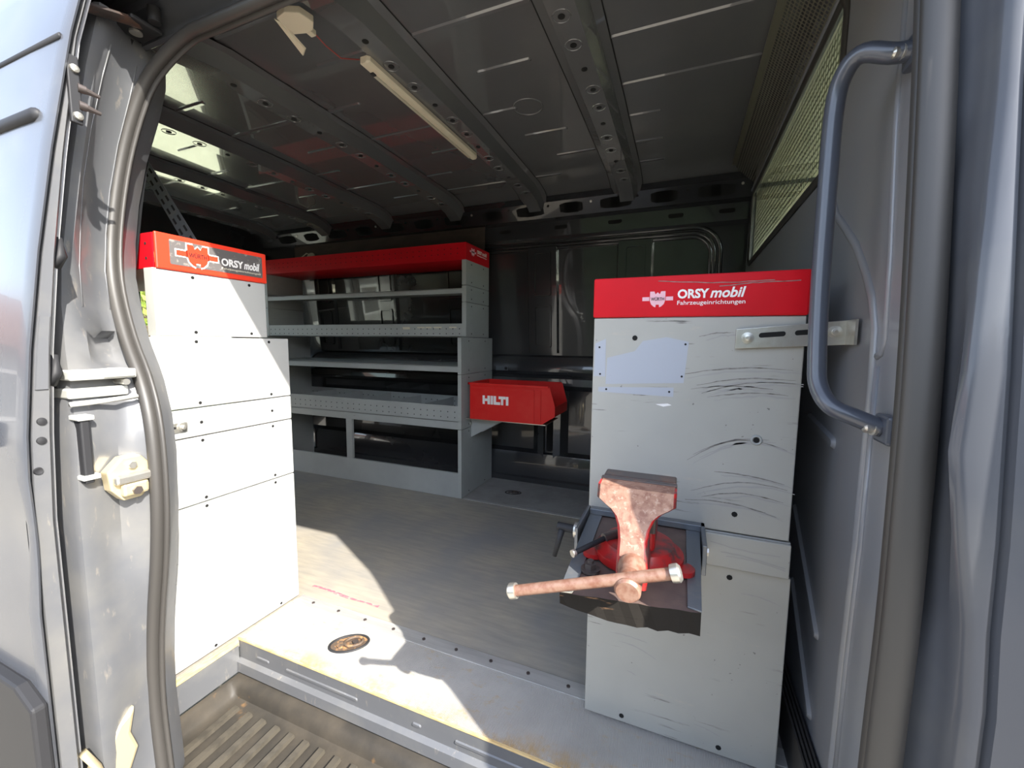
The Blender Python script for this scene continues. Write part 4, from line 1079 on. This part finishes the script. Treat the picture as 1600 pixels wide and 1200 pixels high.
# curved scrapes across the upper panel
def scrape(pts, w, nm='scrape', parent=None, mat='hole'):
    rows = []
    for i, (x, z) in enumerate(pts):
        t = i / (len(pts) - 1); ww = w * (0.15 + math.sin(math.pi * min(0.97, max(0.03, t))) ** 0.6) * (0.6 + 0.8 * random.random())
        rows.append([(x, RY - 0.0003, z - ww / 2), (x, RY - 0.0003, z + ww / 2)])
    mb = MB(); mb.loft(rows); mb.build(nm, M[mat], parent or pu, fix=False)
M['scrape'] = pm('scrape_mark', (0.26, 0.25, 0.235), 0.6, var=(40, (0.12, 0.105, 0.09), 0.4, 0.6, (1, 1, 1)))
M['scrapefaint'] = pm('faint_scrape', (0.33, 0.32, 0.305), 0.6)
def arc(x0, z0, x1, z1, h, n=14): return [(x0 + (x1 - x0) * i / n, z0 + (z1 - z0) * i / n + h * math.sin(math.pi * i / n) + random.uniform(-.0006, .0006)) for i in range(n + 1)]
for a in ((0.02, .628, .19, .665, .030), (0.03, .640, .16, .682, .014), (0.0, .86 - .06, .19, .815, .008), (0.03, .78, .195, .796, .008), (0.02, .772, .16, .778, .006), (0.04, .765, .195, .79, .010), (0.05, .757, .185, .768, .006), (0.03, .565, .195, .590, .016), (0.05, .556, .19, .565, .012), (0.09, .883, .03, .875, .003), (0.02, .545, .18, .535, .01), (0.07, .61, .19, .60, .004)):
    scrape(arc(*a), 0.0019, mat='scrape')
    scrape([(x + 0.012, z - 0.004 - 0.003 * random.random()) for x, z in arc(*a)], 0.0030, mat='scrapefaint')
for a in ((-.05, .985, .15, .978, -.004), (0.06, .970, .19, .975, .002)):
    mb = MB(); pts = arc(*a); mb.loft([[(x, RY - 0.0043, z - .0007), (x, RY - 0.0043, z + .0007)] for x, z in pts]); mb.build('scrape', M['scrape'], sg, fix=False)
for a in ((.07, .47, .19, .462, -.004), (.09, .452, .2, .440, .003), (.10, .445, .2, .436, .004)):
    mb = MB(); pts = arc(*a); mb.loft([[(x, RY - 0.0083, z - .001), (x, RY - 0.0083, z + .001)] for x, z in pts]); mb.build('scrape', M['scrapefaint'], stp, fix=False)
for a in ((-.10, .20, -.02, .18, .006), (-.12, .215, -.04, .213, .003), (.10, .27, .10, .09, 0), (.06, .06, .11, .05, .002), (.13, .37, .2, .36, .004), (-.08, .135, -.06, .13, .001)):
    pts = arc(*a); scrape(pts, 0.0022, parent=pl, mat='scrapefaint')
# slotted bracket to the bulkhead
mb = MB(); mb.py([(0.093, 0.853), (0.262, 0.862), (0.262, 0.904), (0.093, 0.889)], RY - 0.008, RY - 0.004)
br = mb.build('slotted_bracket', M['steel'], ru, bevel=0.0006)
MB().box(0.2605, 0.2645, 0.845, 0.889, 0.862, 0.904).build('bracket_tab', M['steel'], br)
for a, b_ in ((0.130, 0.172), (0.186, 0.222)):
    mb = MB(); mb.py([(x, 0.8785 + z + (x - .14) * .08) for x, z in rrect(a, b_, -0.0045, 0.0045, 0.0042, 4)], RY - 0.0085, RY - 0.0078); mb.build('slot', M['hole'], br)
for x, z in ((0.112, 0.873), (0.245, 0.884)):
    mb = MB(); mb.lathe([(0.0105, 0), (0.0105, 0.002), (0.006, 0.0025), (0.006, 0.007), (0.003, 0.0075)], (x, RY - 0.008, z), (0, -1, 0), 16); mb.build('bolt', M['steel'], br)
mb = MB(); mb.cyl((0.245, RY - 0.002, 0.884), (0.245, RY + 0.006, 0.884), 0.005, n=8); mb.build('spacer', M['steel'], br)

# ---- vise platform ----------------------------------------------
vp = thing('vise_platform', 'oily wooden board in a steel frame bracketed to the scuffed grey unit', 'platform', (-0.06, 0.76, 0.41))
BT = 0.4902
mb = MB(); nx = 14
fr_top = [(-0.152 + 0.194 * i / nx, 0.570 + 0.030 * i / nx) for i in range(nx + 1)]
vt = []; vb = []
for i, (x, y) in enumerate(fr_top):
    t = i / nx
    low = 0.0 if t > 0.36 else (0.36 - t) / 0.36 * 0.015
    vt.append((x, y + random.uniform(-.0015, .0015), BT - 0.0005)); vb.append((x, y + 0.001 + random.uniform(-.002, .002), BT - 0.035 + low + random.uniform(-.0015, .0015)))
back_t = [(-0.168, 0.882, BT - .0005), (0.050, 0.882, BT - .0005)]; back_b = [(-0.168, 0.882, BT - 0.034), (0.050, 0.882, BT - 0.034)]
n1 = nx + 1
mb.add(vt + vb, [(i, i + 1, n1 + i + 1, n1 + i) for i in range(nx)])
mb.add(vb + back_b, [tuple(range(nx + 1)) + (n1 + 1, n1)])
mb.add([vt[0], vb[0], back_b[0], back_t[0]], [(0, 1, 2, 3)]); mb.add([vt[-1], vb[-1], back_b[1], back_t[1]], [(0, 1, 2, 3)])
mb.add([back_t[0], back_t[1], back_b[1], back_b[0]], [(0, 1, 2, 3)])
wbrd = mb.build('wooden_board', M['dirtywood'], vp, fix=False)
mb = MB(); mb.add(vt + back_t, [tuple(range(nx + 1)) + (n1 + 1, n1)]); mb.build('board_face', M['boardtop'], wbrd, fix=False)
def strip(pts, z0, z1, nm, mat='bluegrey'):
    mb = MB(); mb.pz(pts, z0, z1); return mb.build(nm, M[mat], vp, bevel=0.0008)
strip([(0.024, 0.604), (0.0425, 0.600), (0.0505, 0.882), (0.024, 0.882)], BT, BT + 0.003, 'frame_rail')
strip([(-0.154, 0.583), (-0.132, 0.580), (-0.142, 0.882), (-0.169, 0.882)], BT, BT + 0.003, 'frame_rail')
strip([(-0.152, 0.570), (-0.134, 0.573), (-0.133, 0.580), (-0.154, 0.583)], BT, BT + 0.002, 'splinter_patch', 'label')
MB().box(-0.168, 0.058, 0.866, 0.884, BT + 0.003, BT + 0.015).build('cross_rail', M['bluegrey'], vp, bevel=0.001)
MB().box(0.0505, 0.058, 0.78, 0.884, 0.450, BT + 0.015).build('side_cheek', M['bluegrey'], vp, bevel=0.001)
MB().box(-0.176, -0.1695, 0.76, 0.884, 0.452, BT + 0.015).build('side_cheek', M['bluegrey'], vp, bevel=0.001)
mb = MB(); mb.cyl((-0.179, 0.775, 0.494), (-0.1735, 0.775, 0.494), 0.0155, n=20); mb.build('clamp_washer', M['steel'], vp)
lv = MB().cyl((-0.214, 0.775, 0.496), (-0.179, 0.775, 0.495), 0.0082, n=14).build('clamp_hub', M['black'], vp, smooth=True, auto=40)
mb = MB(); mb.tube([(-0.204, 0.770, 0.492), (-0.209, 0.765, 0.468), (-0.215, 0.760, 0.440)], [0.0066, 0.0056, 0.0044], n=8, up=(0, 1, 0)); mb.build('clamp_lever', M['black'], vp, smooth=True)
MB().cyl((0.058, 0.83, 0.472), (0.064, 0.83, 0.472), 0.008, n=6).build('bolt', M['steel'], vp)

# ---- bench vise -------------------------------------------------
VB = 0.462       # the vise is modelled standing at this height, then its root is set on the board
vi = thing('bench_vise', 'worn red bench vise with a rusty bar handle on the oily wooden board', 'vise', (-0.06, 0.76, VB + 0.003))
VX = -0.058
mb = MB(); mb.lathe([(0.078, 0.0), (0.080, 0.004), (0.079, 0.014), (0.070, 0.018), (0.062, 0.030), (0.055, 0.032)], (VX, 0.775, VB + 0.0035), (0, 0, 1), 36)
vb_ = mb.build('swivel_base', M['castred'], vi, smooth=True, auto=35)
for a in (200, 340, 95):
    x = VX + 0.082 * math.cos(math.radians(a)); y = 0.775 + 0.082 * math.sin(math.radians(a))
    lug = MB(); lug.cyl((x, y, VB + 0.0035), (x, y, VB + 0.012), 0.020, n=20); lg = lug.build('base_lug', M['castred'], vb_, smooth=True, auto=40)
for x, y in ((-0.130, 0.690),):
    MB().cyl((x, y, VB + 0.003), (x, y, VB + 0.0075), 0.0165, n=24).build('washer', M['darksteel'], vi)
    MB().cyl((x, y, VB + 0.0075), (x, y, VB + 0.017), 0.0105, n=6).build('nut', M['darksteel'], vi)
    MB().cyl((x, y, VB + 0.017), (x, y, VB + 0.022), 0.0055, n=12).build('stud', M['darksteel'], vi)
# fixed body behind
mb = MB(); mb.box(VX - 0.030, VX + 0.030, 0.735, 0.845, VB + 0.03, VB + 0.085); mb.build('vise_body', M['castred'], vi, bevel=0.010, seg=3)
# front jaw: neck that flares into the jaw
mb = MB(); rows = []
prof = [  # z, half width, y front, y back, x centre
    (0.482, 0.023, 0.634, 0.700, VX + 0.002), (0.505, 0.024, 0.630, 0.702, VX + 0.002), (0.530, 0.023, 0.637, 0.704, VX + 0.001), (0.552, 0.022, 0.646, 0.705, VX + 0.0), (0.570, 0.025, 0.655, 0.706, VX), (0.583, 0.031, 0.662, 0.707, VX), (0.592, 0.041, 0.667, 0.708, VX), (0.599, 0.053, 0.670, 0.709, VX), (0.605, 0.0615, 0.672, 0.710, VX), (0.626, 0.0615, 0.678, 0.710, VX)]
for z, hw, yf, yb_, xc in prof:
    c = 0.004
    rows.append([(xc - hw + c, yf, z), (xc + hw - c, yf, z), (xc + hw, yf + c, z), (xc + hw, yb_ - c, z), (xc + hw - c, yb_, z), (xc - hw + c, yb_, z), (xc - hw, yb_ - c, z), (xc - hw, yf + c, z)])
mb.loft(rows, closed=True); k = len(rows)
mb.f += [tuple(range(8))[::-1], tuple((k - 1) * 8 + i for i in range(8))]
fj = mb.build('front_jaw', M['castred'], vi, smooth=True, auto=50)
# bare worn face of the casting
mb = MB(); rows = []
for z, hw, yf, yb_, xc in prof[2:]:
    rows.append([(xc - hw + 0.0045, yf - 0.0012, z), (xc + hw - 0.0045, yf - 0.0012, z)])
mb.loft(rows); z, hw, yf, yb_, xc = prof[-1]
mb.add([(xc - hw + .0045, yf - .0012, z), (xc + hw - .0045, yf - .0012, z), (xc + hw - .003, yb_, z + .0012), (xc - hw + .003, yb_, z + .0012)], [(0, 1, 2, 3)])
mb.build('worn_face', M['castworn'], fj, smooth=True, auto=30, fix=False)
mb = MB(); mb.box(VX - 0.0615, VX + 0.0615, 0.711, 0.722, 0.590, 0.629); mb.build('jaw_plate', M['darksteel'], vi, bevel=0.001)
# rear jaw
mb = MB(); rows = []
for z, hw, y0, y1 in ((0.53, 0.030, 0.735, 0.80), (0.57, 0.031, 0.732, 0.785), (0.590, 0.045, 0.730, 0.775), (0.602, 0.0605, 0.728, 0.768), (0.628, 0.0605, 0.728, 0.766)):
    rows.append([(VX - hw, y0, z), (VX + hw, y0, z), (VX + hw, y1, z), (VX - hw, y1, z)])
mb.loft(rows, closed=True); mb.f += [(16, 17, 18, 19)]
mb.build('rear_jaw', M['darksteel'], vi, bevel=0.003)
MB().box(VX - 0.055, VX + 0.055, 0.722, 0.729, 0.592, 0.627).build('jaw_plate', M['darksteel'], vi)
MB().box(VX - 0.020, VX + 0.020, 0.66, 0.74, 0.505, 0.548).build('slide_bar', M['castred'], vi, bevel=0.005)
# screw, collar and handle
mb = MB(); mb.lathe([(0.0205, 0), (0.0205, 0.012), (0.018, 0.016), (0.0175, 0.03)], (VX + 0.003, 0.632, 0.521), (0, -1, -0.12), 24); mb.build('screw_collar', M['rustrod'], vi, smooth=True, auto=35)
mb = MB(); mb.lathe([(0.0175, 0), (0.0185, 0.003), (0.0185, 0.030), (0.0155, 0.034), (0.0150, 0.034)], (VX + 0.003, 0.602, 0.5175), (0, -1, -0.12), 28); mb.build('screw_head', M['rustrod'], vi, smooth=True, auto=35)
h0 = Vector((-0.229, 0.580, 0.4665)); h1 = Vector((0.0045, 0.580, 0.5495))
hd_ = MB().cyl(h0, h1, 0.0085, n=16).build('bar_handle', M['rustrod'], vi, smooth=True, auto=40)
dd = (h1 - h0).normalized()
for p, s in ((h0, -1), (h1, 1)):
    mb = MB(); mb.lathe([(0.0118, -0.004), (0.0125, 0.0), (0.0125, 0.006), (0.0095, 0.009)], p, dd * s, 18); mb.build('handle_cap', M['steel'], hd_, smooth=True, auto=35)
# small locking rod of the swivel
mb = MB(); mb.cyl((-0.095, 0.775, 0.500), (-0.118, 0.752, 0.497), 0.010, n=14); lk = mb.build('lock_screw', M['darksteel'], vi, smooth=True, auto=40)
lr = MB().cyl((-0.100, 0.775, 0.502), (-0.160, 0.700, 0.4865), 0.0048, n=10).build('lock_rod', M['black'], lk, smooth=True, auto=40)
MB().cyl((-0.160, 0.700, 0.4865), (-0.164, 0.695, 0.4855), 0.0068, n=12).build('rod_knob', M['steel'], lk)

vi.location = (-0.0558, 0.7068, BT + 0.0032); vi.scale = (0.93, 0.93, 0.93)

# ---- grab handle on the bulkhead --------------------------------
gh = thing('grab_handle', 'long dark blue grey tubular grab handle bolted to the bulkhead', 'handle', (XB, 0.72, 0.74))
ctrl = [(0.262, 0.737, 1.246), (0.243, 0.743, 1.250), (0.215, 0.758, 1.266), (0.200, 0.772, 1.255), (0.193, 0.785, 1.215), (0.192, 0.785, 1.10), (0.192, 0.780, 0.95), (0.192, 0.765, 0.84), (0.194, 0.755, 0.800), (0.206, 0.735, 0.772), (0.235, 0.722, 0.758), (0.262, 0.714, 0.747)]
P = [Vector(p) for p in ctrl]; dens2 = []
for i in range(len(P) - 1):
    for k in range(5):
        p0 = P[max(i - 1, 0)]; p1_ = P[i]; p2 = P[i + 1]; p3 = P[min(i + 2, len(P) - 1)]; t = k / 5
        dens2.append(0.5 * ((2 * p1_) + (p2 - p0) * t + (2 * p0 - 5 * p1_ + 4 * p2 - p3) * t * t + (3 * p1_ - p0 - 3 * p2 + p3) * t ** 3))
dens2.append(P[-1])
M['tube'] = pm('handle_enamel', (0.07, 0.078, 0.10), 0.35, 0.1, 0.4)
mb = MB(); mb.tube(dens2, 0.0125, n=14, up=(0.3, 1, 0)); mb.build('tube', M['tube'], gh, smooth=True)
for y, z in ((0.737, 1.246), (0.714, 0.747)):
    mb = MB(); mb.box(XB - 0.013, XB - 0.0005, y - 0.024, y + 0.02, z - 0.02, z + 0.02); pd = mb.build('mounting_foot', M['tube'], gh, bevel=0.004)
    mb = MB(); mb.lathe([(0.010, 0), (0.010, 0.004), (0.007, 0.0045), (0.007, 0.012), (0.004, 0.014)], (XB - 0.018, y, z), (-1, -0.2, 0), 16); mb.build('bolt', M['steel'], pd)

# ---- lamp on the roof beam --------------------------------------
zl = BEAM_Z - 0.004
la_ = thing('strip_lamp', 'ivory plastic strip lamp under the roof cross beam', 'lamp', (-0.83, 1.27, zl))
def lz_(y): return zc(y) - 0.0475
mb = MB(); rows = []
for y, w_ in ((0.945, 0.010), (0.952, 0.017), (1.57, 0.017), (1.584, 0.012)):
    z = lz_(y); rows.append([(-0.822 - w_, y, z), (-0.822 - w_, y, z - 0.012), (-0.822 - w_ * 0.6, y, z - 0.017), (-0.822 + w_ * 0.6, y, z - 0.017), (-0.822 + w_, y, z - 0.012), (-0.822 + w_, y, z)])
mb.loft(rows, closed=True); mb.f += [tuple(range(6))[::-1], tuple(18 + i for i in range(6))]
lb = mb.build('lamp_housing', M['lamp'], la_)
mb = MB(); mb.loft([[(-0.835, y, lz_(y) - 0.0155), (-0.835, y, lz_(y) - 0.020), (-0.826, y, lz_(y) - 0.020), (-0.826, y, lz_(y) - 0.0155)] for y in (0.99, 1.56)]); mb.build('lens_strip', M['lens'], la_)
MB().box(-0.834, -0.824, 0.985, 0.998, lz_(0.99) - 0.021, lz_(0.99) - 0.017).build('switch', M['black'], la_)
mb = MB(); mb.tube([(-0.835, 0.945, lz_(.95) - 0.006), (-0.86, 0.905, lz_(.9) - 0.02), (-0.865, 0.86, lz_(.86) - 0.016), (-0.868, 0.825, lz_(.83) - 0.006)], 0.0016, n=6); mb.build('cable', M['wire'], la_, smooth=True)
MB().box(-0.876, -0.860, 0.805, 0.826, lz_(.82) - 0.016, lz_(.82) - 0.003).build('plug', M['lamp'], la_, bevel=0.002)
ck = thing('lamp_bracket', 'torn ivory plastic bracket on the roof beam above the lamp cable', 'bracket', (-0.87, 0.78, 1.59))
zk = lz_(0.78)
mb = MB(); mb.pz([(-0.905, 0.795), (-0.895, 0.745), (-0.862, 0.738), (-0.832, 0.752), (-0.825, 0.785), (-0.845, 0.802), (-0.868, 0.805)], zk - 0.016, zk); mb.build('bracket_plate', M['lamp'], ck, bevel=0.002)
mb = MB(); mb.add([(-0.915, 0.755, zk - 0.004), (-0.895, 0.755, zk - 0.016), (-0.905, 0.830, zk - 0.026), (-0.925, 0.842, zk - 0.030), (-0.915, 0.757, zk - 0.002), (-0.893, 0.758, zk - 0.013), (-0.903, 0.833, zk - 0.023), (-0.925, 0.845, zk - 0.027)],
      [(0, 1, 2, 3), (7, 6, 5, 4), (0, 4, 5, 1), (1, 5, 6, 2), (2, 6, 7, 3), (3, 7, 4, 0)]); mb.build('bent_tab', M['lamp'], ck)

# ---- lashing cups -----------------------------------------------
def lashing(name, lab, c, ang, s=1.0, mat='rust'):
    t = thing(name, lab, 'lashing eye', (c[0], c[1], 0.0), 'lashing eyes')
    ca, sa_ = math.cos(ang), math.sin(ang)
    def R_(u, v, z): return (c[0] + (u * ca - v * sa_) * s, c[1] + (u * sa_ + v * ca) * s, z)
    def oval(a, b_, z, n=32): return [R_(a * math.cos(2 * math.pi * i / n), b_ * math.sin(2 * math.pi * i / n), z) for i in range(n)]
    mb = MB(); mb.tube(oval(0.056, 0.034, 0.0015), 0.0035, n=6, closed=True); mb.build('rim', M['black'], t, smooth=True)
    mb = MB(); mb.loft([oval(0.055, 0.033, 0.0012), oval(0.049, 0.028, 0.0008), oval(0.046, 0.026, 0.0010)], closed=True); n_ = 32; mb.f += [tuple(64 + i for i in range(32))]
    mb.build('cup', M[mat], t, fix=False)
    mb = MB(); mb.tube([R_(0.014 + 0.026 * math.cos(2 * math.pi * i / 20), 0.019 * math.sin(2 * math.pi * i / 20), 0.005) for i in range(20)], 0.004, n=8, closed=True); mb.build('ring', M[mat], t, smooth=True)
    mb = MB(); p = R_(-0.024, -0.004, 0.001); mb.cyl(p, (p[0], p[1], 0.006), 0.012 * s, n=6); mb.build('bolt', M[mat], t)
    p = R_(0.018, 0.0, 0.001); mb = MB(); mb.cyl(p, (p[0], p[1], 0.007), 0.009 * s, n=10); mb.build('pivot', M['darksteel'], t)
    return t
lashing('lashing_ring', 'oval rusty lashing eye in the sunlit floor ledge', (-0.839, 0.849), 0.65, 0.95)
lashing('lashing_ring', 'small dark lashing eye in the floor strip near the far wall', (-0.86, 2.145), 0.2, 0.8, 'darksteel')

# ================================================================== OUTSIDE
tree = thing('garden_tree', 'leafy yellow green tree outside the rear window', 'tree', (-16, 8.0, -0.65))
MB().cyl((-16, 8.0, -0.65), (-16, 8.0, 2.2), 0.16, 0.07, n=10).build('trunk', M['bark'], tree, smooth=True, auto=40)
mb = MB()
for i in range(5200):
    a = random.uniform(0, 2 * math.pi); r = 2.6 * random.random() ** 0.5; h = random.uniform(-1.7, 2.6)
    r *= math.sqrt(max(0.05, 1 - (h / 2.7) ** 2))
    c = Vector((-16 + r * math.cos(a), 8.0 + r * math.sin(a), 3.0 + h))
    u = Vector((random.gauss(0, 1), random.gauss(0, 1), random.gauss(0, 1))).normalized(); v = u.orthogonal().normalized(); L = random.uniform(0.09, 0.18)
    mb.add([c - u * L, c + v * L * 0.45, c + u * L, c - v * L * 0.45], [(0, 1, 2, 3)])
stuff(mb.build('foliage', M['leaf'], tree, fix=False))

hs_ = thing('house', 'pale rendered house across the yard, seen as a reflection in the door paint', 'house', (-17, -7, -0.65))
MB().box(-23, -12, -14, -2.4, -0.65, 1.5).build('walls', M['housewall'], hs_)
mb = MB(); mb.py([(-23.6, 1.5), (-11.4, 1.5), (-17.5, 3.4)], -14.4, -2.0); mb.build('roof', M['roof'], hs_)
for y in (-12.2, -9.2, -6.2, -3.7):
    w_ = MB().box(-12.0, -11.96, y - 0.55, y + 0.55, -0.2, 1.0).build('window', M['white'], hs_)
    MB().box(-11.96, -11.95, y - 0.45, y + 0.45, -0.1, 0.9).build('pane', M['inner'], w_)

hg = thing('hedge', 'tall dark green hedge added out of view for the far wall paint to mirror', 'hedge', (1.0, -6.6, -0.65))
M['hedgeleaf'] = pm('hedge_leaf', (0.035, 0.06, 0.018), 0.6, var=(2, (0.06, 0.085, 0.025), 0.45, 0.65, (1, 1, 1)))
MB().box(-8, 10, -7.2, -6.0, -0.65, 2.3).build('hedge_core', M['hedgeleaf'], hg, bevel=0.3)  # unseen hedge, added to darken paint reflections and cut sky light
mb = MB()
for i in range(7000):
    x = random.uniform(-8.1, 10.1); t = random.random()
    if t < 0.7: c = Vector((x, -5.95 + random.uniform(-0.1, 0.12), random.uniform(-0.6, 2.4)))
    else: c = Vector((x, random.uniform(-7.2, -5.9), 2.3 + random.uniform(-0.05, 0.35)))
    u = Vector((random.gauss(0, 1), random.gauss(0, 1), random.gauss(0, 1))).normalized(); v = u.orthogonal().normalized(); L = random.uniform(0.05, 0.11)
    mb.add([c - u * L, c + v * L * 0.5, c + u * L, c - v * L * 0.5], [(0, 1, 2, 3)])
stuff(mb.build('foliage', M['hedgeleaf'], hg, fix=False))
